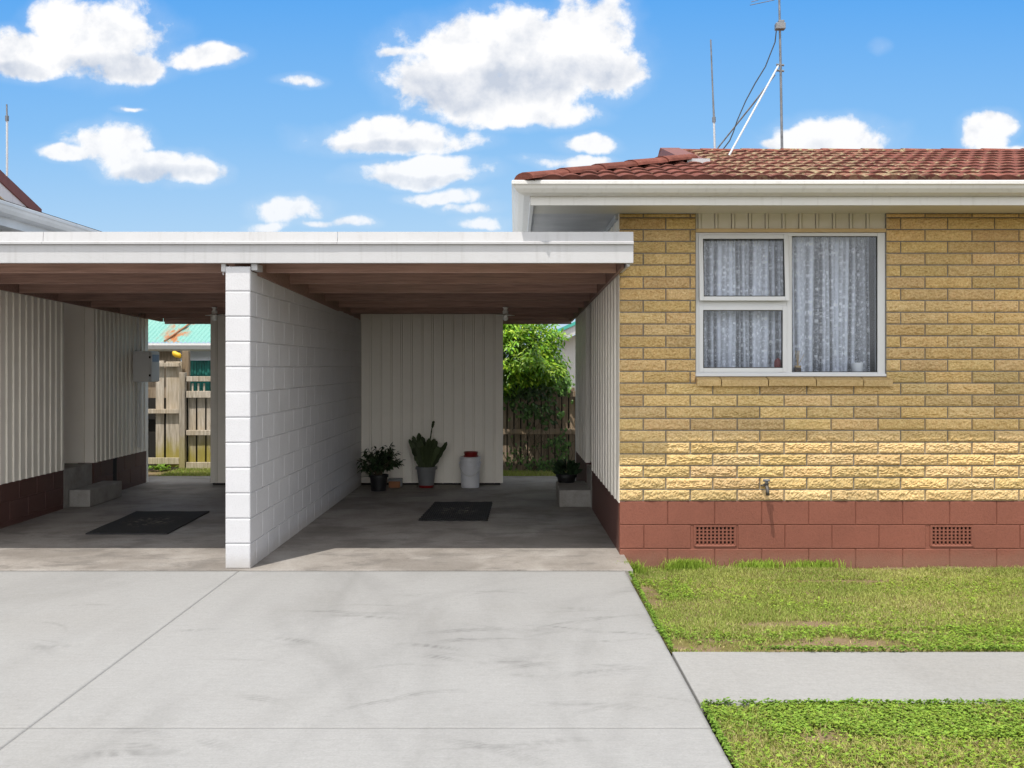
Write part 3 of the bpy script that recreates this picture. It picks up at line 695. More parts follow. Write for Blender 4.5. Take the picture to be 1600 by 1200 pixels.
mb.build('fascia', M['fascia'], house)
mb = MB(); mb.box(.145, 9.8, 8.345, WY+.03, TOP, TOP+.02); mb.box(.145, WX+.1, WY+.03, 15.1, TOP, TOP+.02, 1)
mb.box(1.52, 1.524, 8.346, WY, TOP-.003, TOP-.0005)
mb.build('soffit', [M['soffit'], M['soffit_grey']], house)
mb = MB(); mb.box(WX-.03, WX-.002, WY+.06, 14.5, TOP-.045, TOP-.001); mb.box(WX-.02, 1.53, WY-.02, WY-.008, TOP-.004, TOP+.001)
mb.build('eave_batten', M['gutter_grey'], house)

# roof: concrete tiles
SL = .268; EY, EZ = 8.2, 3.058; RY = EY+3.09; RZ = EZ+3.09*SL; GABX = 1.58
def tiles(mb, x_left, x_right, y_of, flip=1, gauge=.315, n=10):
    per = .147; dx = per/8
    for k in range(n):
        s0, s1 = k*gauge, min((k+1)*gauge, 3.09)
        xl0, xl1 = x_left(s0), x_left(s1); nx = int((x_right-min(xl0, xl1))/dx)
        xs = [min(xl0, xl1)+i*dx for i in range(nx+1)]
        rows = []; jit = [R.uniform(-.004, .004) for _ in range(int(nx/16)+2)]; tn = [R.uniform(.78, 1.12) for _ in range(int(nx/16)+2)]
        for (s, lift, butt) in ((s0-.012, -.004, 1), (s0-.012, .020, 1), (s0+.02, .024, 0), (s1+.01, .004, 0)):
            pts = []
            for i, x in enumerate(xs):
                t = 2*math.pi*(x/per); w = abs(math.cos(t/2))**.75
                q = i//16; h = lift+(.021*w if lift > 0 else .0)+jit[q]*.5
                xx = max(x, x_left(s)); pts.append((xx, y_of(s+jit[q]*.7*(lift > 0)), EZ+s*SL+h))
                c = tn[q]*(.36 if butt else 1.0)*(.62+.38*w); mb.cur = (c, c, c, .15 if butt else 1.0); mb.v.append(pts[-1]); mb.c.append(mb.cur)  # butt faces and troughs darkened in the tint: painted shade and grime
            rows.append(len(mb.v)-len(pts))
        for a, b in zip(rows[:-1], rows[1:]):
            for i in range(nx):
                mb.f.append((a+i, a+i+1, b+i+1, b+i) if flip > 0 else (a+i, b+i, b+i+1, a+i+1)); mb.m.append(0)
    mb.cur = (1, 1, 1, 1)
mb = MB()
def xl(s): return min(.07+s, GABX)
tiles(mb, xl, 9.7, lambda s: EY+s)
# back slope and hip end
mb.poly([(.07, 2*RY-EY, EZ), (9.7, 2*RY-EY, EZ), (9.7, RY, RZ), (GABX, RY, RZ), (GABX, 2*RY-EY-1.6, EZ+1.6*SL)])
mb.poly([(.07, EY, EZ), (.07, 2*RY-EY, EZ), (GABX, 2*RY-EY-1.6, EZ+1.6*SL), (GABX, EY+1.6, EZ+1.6*SL)])
mb.poly([(.07, EY, EZ-.03), (9.7, EY, EZ-.03), (9.7, EY, EZ), (.07, EY, EZ)])
roof = mb.build('roof', M['tile'], house, tint=True)
def caps(mb, p, q, r, step, cut=.7):
    p, q = Vector(p), Vector(q); L = (q-p).length; d = (q-p)/L; n = max(1, int(round(L/step))); side = d.cross(Vector((0, 0, 1))).normalized(); up = side.cross(d)
    for i in range(n):
        a = p+d*(L*i/n-.012); b = p+d*(L*(i+1)/n+.012); t = R.uniform(.75, 1.1); mb.cur = (t, t, t, 1)
        pts = []
        for (c, rr, o) in ((a, r*1.06, .006), (b, r*.96, 0)):
            for k in range(9):
                th = math.pi*k/8; pts.append(c+side*math.cos(th)*rr+up*(math.sin(th)*rr*cut+o))
        mb.add(pts, [(k, k+1, 10+k, 9+k) for k in range(8)]+[tuple(range(9)), tuple(range(17, 8, -1))])
    mb.cur = (1, 1, 1, 1)
mb = MB(); caps(mb, (GABX-.02, RY, RZ+.005), (9.7, RY, RZ+.005), .085, .42, .38); mb.build('ridge_cap', M['tile'], roof, tint=True)
mb = MB(); caps(mb, (.075, EY-.005, EZ-.008), (GABX+.02, EY+1.52, EZ+1.6*SL+.02), .10, .44, .55)
mb.c = [(c[0]*.8, c[1]*.8, c[2]*.8, .5) for c in mb.c]; mb.build('hip_cap', M['tile'], roof, tint=True)
mb = MB()    # gablet at the top of the hip: triangle wall, barge boards
gy0, gy1 = EY+1.42, 2*RY-EY-1.42
mb.poly([(GABX+.06, gy0, EZ+1.42*SL-.02), (GABX+.06, gy1, EZ+1.42*SL-.02), (GABX+.06, RY, RZ)], 1)
for (ya, yb) in ((gy0, RY), (gy1, RY)):
    za, zb_ = EZ+1.42*SL+.02, RZ+.025
    mb.hexa([(GABX-.03, ya, za-.10), (GABX+.17, ya, za-.10), (GABX+.17, yb, zb_-.10), (GABX-.03, yb, zb_-.10), (GABX-.03, ya, za+.03), (GABX+.17, ya, za+.03), (GABX+.17, yb, zb_+.03), (GABX-.03, yb, zb_+.03)], 0)
mb.box(GABX-.02, GABX+.19, gy0-.03, gy0-.003, EZ+1.42*SL-.05, EZ+1.42*SL+.055, 2)
mb.build('gablet', [M['barge_red'], M['fascia'], M['lead_grey']], roof)

# ------------------------------------------------------------------ left house (side and roof seen)
LX = -5.06
lh = thing('neighbour_house', (-8, 9, 0), 'house with ribbed cream side wall, at the left edge beside the left carport bay', 'house')
mb = MB(); ribbed(mb, (LX, 8.99), (LX, 11.85), ZB-.016, TOP, TOP, side=-1, off=.09, thick=.05); mb.build('side_cladding', M['clad'], lh)
mb = MB(); ribbed(mb, (LX, 12.70), (LX, 14.5), ZB-.016, TOP, TOP, side=-1, off=.04, pitch=.138, thick=.05)
ribbed(mb, (LX-.9, 12.69), (LX-.052, 12.69), ZB-.016, TOP, TOP, side=-1, off=.2, pitch=.28); mb.box(LX-.9, LX-.85, 11.9, 12.65, ZB-.016, TOP); mb.box(LX-.05, LX, 12.68, 12.699, ZB-.016, TOP)
mb.box(-13, LX, 14.5, 14.56, -.1, TOP); mb.build('rear_cladding', M['clad'], lh)
mb = MB()
for (a, b) in ((8.99, 11.85), (12.70, 14.5)):
    mb.box(LX-.2, LX-.012, a, b, -.1, .455)
    block_courses(mb, Vector((LX-.006, a, 0)), Y_, Z_, X_, b-a, .055, ZB-.002, .2, .4, (.4, .2))
mb.box(LX-.1, LX-.004, 13.3, 13.42, .0, .44, 1)
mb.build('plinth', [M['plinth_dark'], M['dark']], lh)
mb = MB(); mb.box(-13, LX-.01, 8.99, 9.1, -.1, TOP); mb.build('front_wall', M['brick'], lh, tint=True)
mb = MB(); mb.box(LX-.88, LX-.012, 11.87, 12.66, -.1, .44); mb.build('porch_landing', M['step'], lh)
LE = -4.45
SPm = [(LE-(y-8.174), z) for y, z in GP]
mb = MB(); mb.extrude_y(SPm, 8.17, 15.3); mb.build('gutter', M['gutter_grey'], lh)
mb = MB(); mb.box(LE-.18, LE-.15, 8.34, 15.2, 2.87, 3.02); mb.build('fascia', M['gutter_grey'], lh)
mb = MB(); mb.box(LX-.1, LE-.18, 8.34, 15.2, TOP, TOP+.02); mb.build('soffit', M['soffit_grey'], lh)
mb = MB(); gx = LE-1.42
mb.poly([(LE-.01, EY, EZ), (gx, EY+1.6, EZ+1.6*SL), (gx, 2*RY-EY-1.6, EZ+1.6*SL), (LE-.01, 2*RY-EY, EZ)])
mb.poly([(LE-.01, EY, EZ), (-13, EY, EZ), (-13, RY, RZ), (gx, RY, RZ), (gx, EY+1.6, EZ+1.6*SL)])
mb.poly([(LE-.01, 2*RY-EY, EZ), (gx, 2*RY-EY-1.6, EZ+1.6*SL), (gx, RY, RZ), (-13, RY, RZ), (-13, 2*RY-EY, EZ)])
lr = mb.build('roof', M['tile'], lh, tint=True)
mb = MB()
for (ya, yb) in ((gy0, RY), (gy1, RY)):
    za, zb_ = EZ+1.42*SL, RZ+.02
    mb.hexa([(gx-.1, ya, za-.04), (gx+.06, ya, za-.04), (gx+.06, yb, zb_-.04), (gx-.1, yb, zb_-.04), (gx-.1, ya, za+.09), (gx+.06, ya, za+.09), (gx+.06, yb, zb_+.09), (gx-.1, yb, zb_+.09)], 0)
    mb.hexa([(gx+.0, ya, za-.22), (gx+.045, ya, za-.22), (gx+.045, yb, zb_-.22), (gx+.0, yb, zb_-.22), (gx+.0, ya, za-.041), (gx+.045, ya, za-.041), (gx+.045, yb, zb_-.041), (gx+.0, yb, zb_-.041)], 1)
    mb.hexa([(gx+.046, ya, za-.222), (gx+.052, ya, za-.222), (gx+.052, yb, zb_-.222), (gx+.046, yb, zb_-.222), (gx+.046, ya, za-.20), (gx+.052, ya, za-.20), (gx+.052, yb, zb_-.20), (gx+.046, yb, zb_-.20)], 2)
mb.poly([(gx+.02, gy0, EZ+1.2*SL), (gx+.02, gy1, EZ+1.2*SL), (gx+.02, RY, RZ)], 1)
mb.build('gablet', [M['barge_red'], M['fascia'], M['timber_trim']], lr)

# ------------------------------------------------------------------ carport
BY = 8.345; FALL = .0257
cp = thing('carport', (-2.2, BY, 0), 'flat roofed double carport with white front beam and brown joists between two houses', 'carport')
zj = lambda y: 2.402-FALL*(y-BY)      # underside of joists
mb = MB(); mb.box(-5.6, .935, BY, BY+.034, 2.424, 2.572); mb.build('front_beam', M['white'], cp, bevel=.003)
mb = MB()
cuts = [-5.6, -3.73, -1.405, .936]
for a, b in zip(cuts[:-1], cuts[1:]):
    o = R.uniform(-.002, .003); e = .0015
    mb.extrude_x([(BY-.014+o, 2.570), (BY-.026+o, 2.572), (BY-.027+o, 2.588), (BY-.004+o, 2.596), (BY+.006+o, 2.672), (BY+.05, 2.676), (BY+.05, 2.668), (BY+.015+o, 2.66), (BY+.012, 2.573)], a+e, b-e)
mb.build('roof_flashing', M['white'], cp)
mb = MB(); mb.box(.911, .935, BY+.0345, WY-.012, 2.424, 2.571); mb.box(.885, .91, BY+.036, WY-.03, 2.40, 2.47); mb.build('side_fascia', M['white'], cp, bevel=.003)
mb = MB(); mb.hexa([(-5.0, BY+.04, 2.575), (.88, BY+.04, 2.575), (.80, 15.12, 2.575-FALL*6.8), (-5.0, 15.12, 2.575-FALL*6.8), (-5.0, BY+.04, 2.62), (.88, BY+.04, 2.62), (.80, 15.12, 2.62-FALL*6.8), (-5.0, 15.12, 2.62-FALL*6.8)])
mb.build('roof_deck', M['brown'], cp)
mb = MB(); mb.hexa([(-5.02, BY+.05, 2.624), (.885, BY+.05, 2.624), (.805, 15.16, 2.624-FALL*6.8), (-5.02, 15.16, 2.624-FALL*6.8), (-5.02, BY+.05, 2.63), (.885, BY+.05, 2.63), (.805, 15.16, 2.63-FALL*6.8), (-5.02, 15.16, 2.63-FALL*6.8)])
mb.build('roof_sheet', M['gutter_grey'], cp)
for k, y in enumerate([8.84, 9.74, 10.64, 11.54, 12.44, 13.34, 14.27, 15.0]):
    mb = MB(); z = zj(y); mb.box(-4.99, wx(y)-.045, y-.022, y+.022, z, z+.168); mb.build('joist', M['brown'], cp, bevel=.003)
mb = MB(); mb.box(-5.0, .80, 15.06, 15.085, zj(15)-.03, zj(15)+.2); mb.build('rear_fascia', M['brown'], cp)
def rail(name, x0, x1, y0, y1, h0, h1):
    mb = MB(); X0 = x0 if callable(x0) else (lambda y: x0); X1 = x1 if callable(x1) else (lambda y: x1)
    mb.hexa([(X0(y0), y0, zj(y0)+h0), (X1(y0), y0, zj(y0)+h0), (X1(y1), y1, zj(y1)+h0), (X0(y1), y1, zj(y1)+h0), (X0(y0), y0, zj(y0)+h1), (X1(y0), y0, zj(y0)+h1), (X1(y1), y1, zj(y1)+h1), (X0(y1), y1, zj(y1)+h1)])
    mb.build(name, M['brown'], cp, bevel=.002)
rail('wall_plate', -2.285, -2.078, 8.60, 14.19, -.050, .155)
rail('ledger', lambda y: wx(y)-.043, lambda y: wx(y)-.014, 8.50, 15.0, .0, .165)
rail('ledger', -5.04, -5.0, 8.50, 15.0, .0, .165)

# dividing block wall
bw = thing('block_wall', (-2.2, 8.376, 0), 'white painted concrete block wall dividing the two carport bays', 'wall')
FX0, FX1, FYW = -2.300, -2.101, 8.376
rx = lambda y: FX1+.033*(y-FYW)/(14.2-FYW)
mb = MB(); CH = .2003
mb.hexa([(FX0+.007, FYW+.01, .002), (FX1-.008, FYW+.01, .002), (rx(14.2)-.008, 14.2, .002), (FX0+.007, 14.2, .002), (FX0+.007, FYW+.01, 2.37), (FX1-.008, FYW+.01, 2.37), (rx(14.2)-.008, 14.2, 2.218), (FX0+.007, 14.2, 2.218)])
z = .0
while z < 2.37:
    zt = min(z+CH, 2.421)
    pillow(mb, Vector((FX0, FYW, 0)), X_, Z_, -Y_, 0, FX1-FX0, z+.002, zt-.002, rim=.010, depth=.006); z = zt
ud = Vector((rx(14.2)-FX1, 14.2-FYW, 0)); L = ud.length; ud.normalize(); nn = Vector((ud.y, -ud.x, 0))
def side(o, nrm):
    z = 0; r = 0
    while z < 2.37:
        offs = (.2, .4)[r % 2]; js = [.012]+[offs+.4*k for k in range(0, 16) if offs+.4*k < L-.05]+[L]
        for a, b in zip(js[:-1], js[1:]):
            zt = min(z+CH, 2.376-FALL*(FYW+(a+b)/2-FYW)-.002)
            if zt-z > .03: pillow(mb, o, ud, Z_, nrm, a+.0015, b-.0015, z+.0015, zt-.0015, rim=.007, depth=.005)
        z += CH; r += 1
side(Vector((FX1, FYW, 0)), nn); side(Vector((FX0, FYW, 0)), -nn)
mb.build('blockwork', M['white_block'], bw)
mb = MB(); mb.box(FX1+.001, FX1+.05, FYW+.02, FYW+.20, 2.372, 2.423); mb.box(FX0-.035, FX0-.001, FYW+.01, FYW+.12, 2.36, 2.423); mb.tube([(FX0-.02, FYW+.03, 2.36), (FX0-.026, FYW+.03, 2.345), (FX0-.02, FYW+.03, 2.335)], .006)
mb.build('cap_block', M['white'], bw, bevel=.003)

# storage cupboard closing the back of the carport
cb = thing('storage_cupboard', (-2.1, 14.2, 0), 'cream panelled storage cupboard closing the back of both carport bays', 'cupboard')
mb = MB(); ribbed(mb, (-4.10, 14.21), (-.18, 14.21), .03, 2.305, 2.305, pitch=.1385, rw=.020, rh=.014, off=.07, side=-1)
mb.build('front_panel', M['clad'], cb)
mb = MB(); mb.box(-4.10, -4.06, 14.245, 15.02, .03, 2.24); mb.box(-.22, -.18, 14.245, 15.02, .03, 2.24); mb.box(-4.06, -.22, 14.98, 15.02, .03, 2.24); mb.box(-.205, -.165, 14.185, 14.24, .03, 2.305)
mb.build('side_panel', M['clad'], cb)
mb = MB(); mb.box(-4.08, -.2, 14.25, 15.0, .0045, .05); mb.build('base', M['dark'], cb)  # near-black block fills the gap under the panel, standing in for shade

# steps
def step(x0, x1, label):
    mb = MB(); mb.box(x0, x1, 11.97, 12.95, .005, .20)
    o = mb.build('concrete_step', M['step'], org=((x0+x1)/2, 12.4, 0), bevel=.012); tag(o, label, 'step', 'concrete steps at the porch doors')
step(LX, -4.82, 'low concrete step below the left house porch, beside the dark plinth')
step(.50, .862, 'low concrete step at the right house porch with a potted plant on it')

# ------------------------------------------------------------------ fittings
def lamp(x, y, label):
    z = zj(y); o = thing('ceiling_lamp', (x, y, z), label, 'lamp', 'bare bulb lamps under the carport roof')
    mb = MB(); mb.lathe([(.032, 0), (.032, -.012), (.022, -.016), (.022, -.035), (.034, -.05), (.03, -.085), (.0, -.086)], (x, y, z), 20); mb.build('lamp_holder', M['holder'], o, smooth=True)
    mb = MB(); mb.lathe([(.03, -.078), (.06, -.090), (.108, -.097), (.108, -.101), (.06, -.095), (.03, -.084)], (x, y, z), 28); mb.build('lamp_shade', M['holder'], o, smooth=True)
    mb = MB(); mb.lathe([(.018, -.086), (.022, -.10), (.031, -.118), (.033, -.135), (.026, -.152), (.012, -.161), (.001, -.163)], (x, y, z), 20); mb.build('bulb', M['bulb'], o, smooth=True)
lamp(-.114, 12.40, 'ceiling lamp with bare bulb in the right carport bay, above the cupboard edge')
lamp(-3.53, 12.40, 'ceiling lamp with bare bulb in the left carport bay, close to the block wall')
mbx = thing('meter_box', (-4.93, 14.1, 1.4), 'grey electricity meter box on the left house side wall', 'meter box')
mb = MB(); mb.box(LX+.012, -4.825, 13.95, 14.28, 1.39, 1.80); mb.build('cabinet', M['box_grey'], mbx, bevel=.006)
mb = MB(); mb.box(-4.824, -4.808, 13.957, 14.273, 1.397, 1.793); d_ = mb.build('cabinet_door', M['box_grey'], mbx, bevel=.004)
mb = MB(); mb.box(-4.8078, -4.8068, 13.99, 14.25, 1.66, 1.755); mb.build('sticker', M['label_blue'], d_)
for zz in (1.48, 1.72):
    mb = MB(); mb.box(-4.835, -4.815, 13.938, 13.949, zz-.014, zz+.014); mb.build('hinge', M['dark'], mbx)
mb = MB(); mb.tube([(LX+.035, 14.06, 1.79), (LX+.035, 14.06, 2.30)], .016, 10); mb.box(LX+.012, LX+.06, 14.03, 14.09, 2.26, 2.32); mb.build('conduit', M['box_grey'], mbx)
mb = MB(); mb.tube([(LX+.035, 14.10, 1.40), (LX+.035, 14.10, .52)], .022, 10); mb.build('conduit', M['box_grey'], mbx)

tp = thing('garden_tap', (2.114, WY, .58), 'small metal garden tap on the sunlit yellow bricks above the plinth', 'tap')
mb = MB(); tx, tz = 2.116, .600
mb.tube([(tx, WY-.005, tz), (tx, WY-.095, tz), (tx, WY-.120, tz-.008), (tx, WY-.138, tz-.035), (tx, WY-.140, tz-.075)], [.012, .014, .016, .014, .015], 14)
mb.lathe([(.032, -.004), (.032, .004), (.016, .006)], (tx, WY-.02, tz-.003), 16); mb.tube([(tx, WY-.100, tz+.008), (tx, WY-.100, tz+.040)], [.020, .015], 12); mb.build('tap_body', M['brass'], tp, smooth=True)
mb = MB(); mb.tube([(tx-.027, WY-.100, tz+.046), (tx, WY-.100, tz+.05), (tx+.027, WY-.100, tz+.046)], [.011, .009, .011], 8); mb.tube([(tx, WY-.125, tz+.046), (tx, WY-.075, tz+.046)], .009, 8); mb.build('handle', M['mast'], tp, smooth=True)

# antennas on the roofs
def at(px, py, y): return ((px-805)/1650*y, y, CAMZ-(py-570)/1650*y)
RYY = RY
an = thing('tall_antenna', at(1222, 232, RYY), 'tall grey antenna mast with braces and junction box on the right roof ridge', 'antenna')
mb = MB(); mb.tube([at(1222, 238, RYY), at(1220, 120, RYY), at(1217, -30, RYY)], [.0145, .0135, .011], 10)
for py in (101, 110): mb.tube([at(1213, py, RYY), at(1225, py+1, RYY)], .012, 8)
mb.build('mast', M['mast'], an)
mb = MB(); mb.tube([at(1139, 243, 10.6), at(1216, 103, RYY)], .0105, 8); mb.build('brace', M['mast_white'], an)
mb = MB(); mb.tube([at(1121, 232, RYY+.3), at(1180, 158, RYY+.1), at(1211, 117, RYY)], [.008, .009, .006], 8); mb.build('brace', M['mast'], an)
b0 = at(1211, 47, RYY); b1 = at(1226, 37, RYY)
mb = MB(); mb.box(b0[0], b1[0], RYY-.05, RYY+.03, b0[2], b1[2]); mb.box(b0[0]+.03, b1[0]-.01, RYY-.04, RYY+.02, b1[2], b1[2]+.03); mb.build('junction_box', M['mast'], an, bevel=.006)
mb = MB(); pp = [(1213, 48), (1211, 66), (1203, 86), (1196, 104), (1180, 130), (1165, 158), (1152, 188), (1146, 206), (1140, 220), (1130, 233)]; mb.tube([at(a, b, RYY-.03) for a, b in pp], .0065, 6); mb.build('cable', M['cable'], an)
mb = MB()
for (x0_, y0_, x1_, y1_) in ((1172, 8, 1210, 0), (1174, 3, 1212, -8)): mb.tube([at(x0_, y0_, RYY-.1), at(x1_, y1_, RYY)], .004, 6)
mb.tube([at(1165, -8, RYY-.05), at(1270, -22, RYY+.05)], .008, 6); mb.build('antenna_element', M['mast'], an)
def whip(p, label, gy):
    t = thing('whip_antenna', at(*p[0], gy), label, 'antenna', 'thin whip antennas standing on the roofs')
    (xa, ya), (xb, yb), (xc, yc) = p
    mb = MB(); mb.tube([at(xa, ya, gy), at(xb, yb, gy)], .0115, 8); mb.build('base_pipe', M['mast_white'], t)
    mb = MB(); mb.tube([at(xb, yb+1, gy), at(xb, yb-7, gy)], .019, 8); mb.tube([at(xb, yb-7, gy), at((xb*2+xc)/3, (yb*2+yc)/3, gy), at(xc, yc, gy)], [.012, .009, .008], 8); mb.build('whip', M['mast'], t)
whip([(1117, 238), (1115.5, 190), (1110.5, 62)], 'thin whip antenna left of the tall braced mast', RYY+.1)
whip([(11, 275), (11, 188), (10.5, 163)], 'white whip antenna on the roof at the left edge', RYY+.2)

# curtains and the things on the window ledge
def curtain(x0, x1, z0, z1, seed, label):
    r = random.Random(seed); nx, nz = 420, 24; V = []; UV = []
    ph = [r.uniform(0, 6.28) for _ in range(5)]
    for j in range(nz+1):
        v = j/nz
        for i in range(nx+1):
            u = i/nx; s = u*(x1-x0)
            fold = .55*math.sin(s*71+ph[0]+1.9*math.sin(s*11+ph[1]))+.45*math.sin(s*133+ph[2]+2*math.sin(s*13+ph[3]))
            hd = max(0, 1-(1-v)/.07); A = .020*(1-.45*hd); fr = .006*math.sin(s*260)*hd
            V.append((x0+s+.006*math.sin(v*3+s*20), WY+.205+A*fold*(.75+.25*math.sin(v*4+s*6))+fr, z0+(z1-z0)*v+(.004*math.sin(s*150) if j == nz else 0)))
            UV.append((s*1.9+.05*fold+seed*7, (z1-z0)*v, min(1, max(0, .5-.62*fold+.25*math.sin(s*19+ph[4])+.35*hd))))
    w = nx+1; F = [(j*w+i, j*w+i+1, (j+1)*w+i+1, (j+1)*w+i) for j in range(nz) for i in range(nx)]
    o = np_mesh('lace_curtain', np.array(V), np.array(F), M['lace'], org=((x0+x1)/2, WY+.175, z0), smooth=True)
    at_ = o.data.attributes.new('lace', 'FLOAT_VECTOR', 'POINT'); at_.data.foreach_set('vector', np.array(UV, np.float32).ravel())
    tag(o, label, 'curtain', 'white lace curtains in the house window')
curtain(1.575, 2.335, 1.545, 2.722, 1, 'white lace curtain behind the two left window sashes')
curtain(2.350, 3.085, 1.545, 2.738, 2, 'white lace curtain behind the large right window pane')
zs = 1.539
p = thing('plant_pot', (2.95, WY+.12, zs), 'small white pot on the window ledge at the lower right of the pane', 'pot')
mb = MB(); mb.lathe([(.030, 0), (.044, .002), (.050, .095), (.050, .10), (.045, .10), (.042, .08), (.001, .08)], (2.952, WY+.125, zs), 28); mb.build('pot', M['ceramic'], p, smooth=True)
p = thing('reed_diffuser', (2.43, WY+.12, zs), 'dark bottle of reed sticks on the window ledge at the lower left of the pane', 'diffuser')
mb = MB(); mb.box(2.412, 2.464, WY+.10, WY+.15, zs, zs+.055); mb.build('bottle', M['amber'], p, bevel=.006)
mb = MB(); mb.box(2.414, 2.462, WY+.102, WY+.148, zs+.0555, zs+.075); mb.build('collar', M['reed'], p, bevel=.003)
for k in range(6):
    mb = MB(); a = R.uniform(-.03, .07); mb.tube([(2.438, WY+.125, zs+.07), (2.438+a, WY+.125+R.uniform(-.015, .015), zs+.07+R.uniform(.10, .14))], .0022, 6); mb.build('reed', M['reed'], p)
mb = MB(); mb.lathe([(.02, 0), (.03, .004), (.032, .10), (.026, .125), (.012, .132), (.012, .14), (.0, .14)], (2.268, WY+.125, zs), 20); o = mb.build('red_canister', M['red_dark'], org=(2.268, WY+.125, zs), smooth=True); tag(o, 'dark red canister at the right edge of the lower left pane', 'canister')

# ------------------------------------------------------------------ plants, pots, bucket, mats
def leaf_cloud(L, shape=.5):
    """L: list of (base, dir, normal, length, width, color) -> arrays; each leaf two folded halves with a pointed tip"""
    V = []; F = []; C = []
    for (p, d, n, ln, w, c) in L:
        s = d.cross(n).normalized(); n2 = s.cross(d).normalized(); b = len(V)
        q = [p, p+d*ln*.4+s*w*.5+n2*w*.16, p+d*ln*.4-s*w*.5+n2*w*.16, p+d*ln*.42, p+d*ln*.75+s*w*.32-n2*ln*.05, p+d*ln*.75-s*w*.32-n2*ln*.05, p+d*ln*.76-n2*ln*.06, p+d*ln-n2*ln*.14]
        V += [tuple(a) for a in q]; F += [(b, b+1, b+3), (b, b+3, b+2), (b+1, b+4, b+6), (b+1, b+6, b+3), (b+3, b+6, b+5), (b+3, b+5, b+2), (b+4, b+7, b+6), (b+6, b+7, b+5)]; C += [c]*8
    return np.array(V), np.array(F), np.array(C)
def rv(r, s=1.): return Vector((r.gauss(0, s), r.gauss(0, s), r.gauss(0, s)))
def pot(name, mat, parent, c, r0, r1, h, rim=.012, n=28):
    mb = MB(); mb.lathe([(r0*.96, 0), (r0, .004), (r1*.97, h-.035), (r1+rim, h-.033), (r1+rim, h-.004), (r1+rim-.004, h), (r1-.006, h), (r1-.012, h-.025), (.001, h-.03)], c, n); mb.build(name, mat, parent, smooth=False)
# shrub in black pot
y = 13.55; x = -1.752; FZ = .0045
t = thing('shrub_pot', (x, y, FZ), 'bushy dark leafy plant in a black pot beside the block wall', 'potted plant', 'potted plants at the back of the carport')
pot('pot', M['black_pot'], t, (x, y, FZ), .095, .115, .21)
r = random.Random(5); L = []; mb = MB()
for k in range(64):
    a = r.uniform(0, 6.28); rad = r.uniform(.03, .34); h = r.uniform(.30, .58)-.25*max(0, rad-.16)
    tip = Vector((x+.03+math.cos(a)*rad*1.0, min(y+math.sin(a)*rad*.8, 14.1), FZ+h)); b0 = Vector((x+r.uniform(-.04, .04), y+r.uniform(-.04, .04), FZ+.17)); mid = (b0+tip)/2+Vector((0, 0, .06))
    mb.tube([b0, mid, tip], [.005, .004, .0025], 5)
    for j in range(19):
        f = r.uniform(.35, 1.05); p_ = b0.lerp(mid, f*2) if f < .5 else mid.lerp(tip, f*2-1); d = (Vector((math.cos(a), math.sin(a), -.25))*.8+rv(r, .6)).normalized()
        if p_.y+d.y*.08 > 14.15: continue
        g_ = r.uniform(.5, 1.4); L.append((p_, d, (Vector((0, 0, 1))+rv(r, .3)).normalized(), r.uniform(.05, .085), r.uniform(.018, .03), (.030*g_, .055*g_, .022*g_)))
for k in range(16):   # pale strap leaves low on the left
    a = r.uniform(1.8, 4.6); d = Vector((math.cos(a), math.sin(a)*.6, r.uniform(.0, .8))).normalized(); L.append((Vector((x-.06, y-.06, FZ+.18)), d, Vector((0, 0, 1)), r.uniform(.14, .22), .022, (.07, .11, .03)))
mb.build('stems', M['stem'], t)
V, F, C = leaf_cloud(L); np_mesh('foliage', V, F, M['leaf_dull'], parent=t, tint=C)
# terracotta pot beside it
x2, y2 = -1.575, 13.93
t = thing('flower_pot', (x2, y2, FZ), 'squat terracotta pot with a grey rim between the two potted plants', 'pot')
mb = MB(); mb.hexa([(x2-.085, y2-.07, FZ), (x2+.06, y2-.07, FZ), (x2+.06, y2+.07, FZ), (x2-.085, y2+.07, FZ), (x2-.09, y2-.075, FZ+.085), (x2+.065, y2-.075, FZ+.085), (x2+.065, y2+.075, FZ+.085), (x2-.09, y2+.075, FZ+.085)]); mb.build('pot', M['terracotta'], t, bevel=.008)
mb = MB(); mb.box(x2-.10, x2+.085, y2-.085, y2+.085, FZ+.086, FZ+.115); mb.box(x2+.066, x2+.084, y2-.08, y2+.08, FZ+.02, FZ+.085); mb.build('rim', M['grey_pot'], t, bevel=.004)
# leaf cactus in a grey pot
x, y = -1.172, 13.92
t = thing('leaf_cactus_pot', (x, y, FZ), 'upright leaf cactus in a tapered grey pot on a red saucer', 'potted plant', 'potted plants at the back of the carport')
mb = MB(); mb.lathe([(.06, 0), (.095, .003), (.108, .030), (.102, .032), (.09, .008), (.001, .008)], (x, y, FZ), 28); mb.build('saucer', M['red_dark'], t)
pot('pot', M['grey_pot'], t, (x, y, FZ+.012), .098, .130, .262, .016)
r = random.Random(12); V = []; F = []; C = []
def pad(b, d, s, ln, w, g):
    n = 14; i0 = len(V); nrm = s.cross(d).normalized()
    for i in range(n+1):
        u = i/n; ww = w*(.35+.65*min(1, u*4))*(1 if u < .85 else math.sqrt(max(0, 1-((u-.85)/.15)**2))+.05)*(1+.16*math.sin(u*n*1.9))
        c = b+d*ln*u+nrm*(.04*ln*u*u)
        for q in (-1, -.15, .15, 1): V.append(tuple(c+s*ww*.5*q+nrm*(.006 if abs(q) < .5 else 0))); C.append((.055*g, .075*g, .030*g))
    for i in range(n):
        for k in range(3): a = i0+i*4+k; F.append((a, a+1, a+5, a+4))
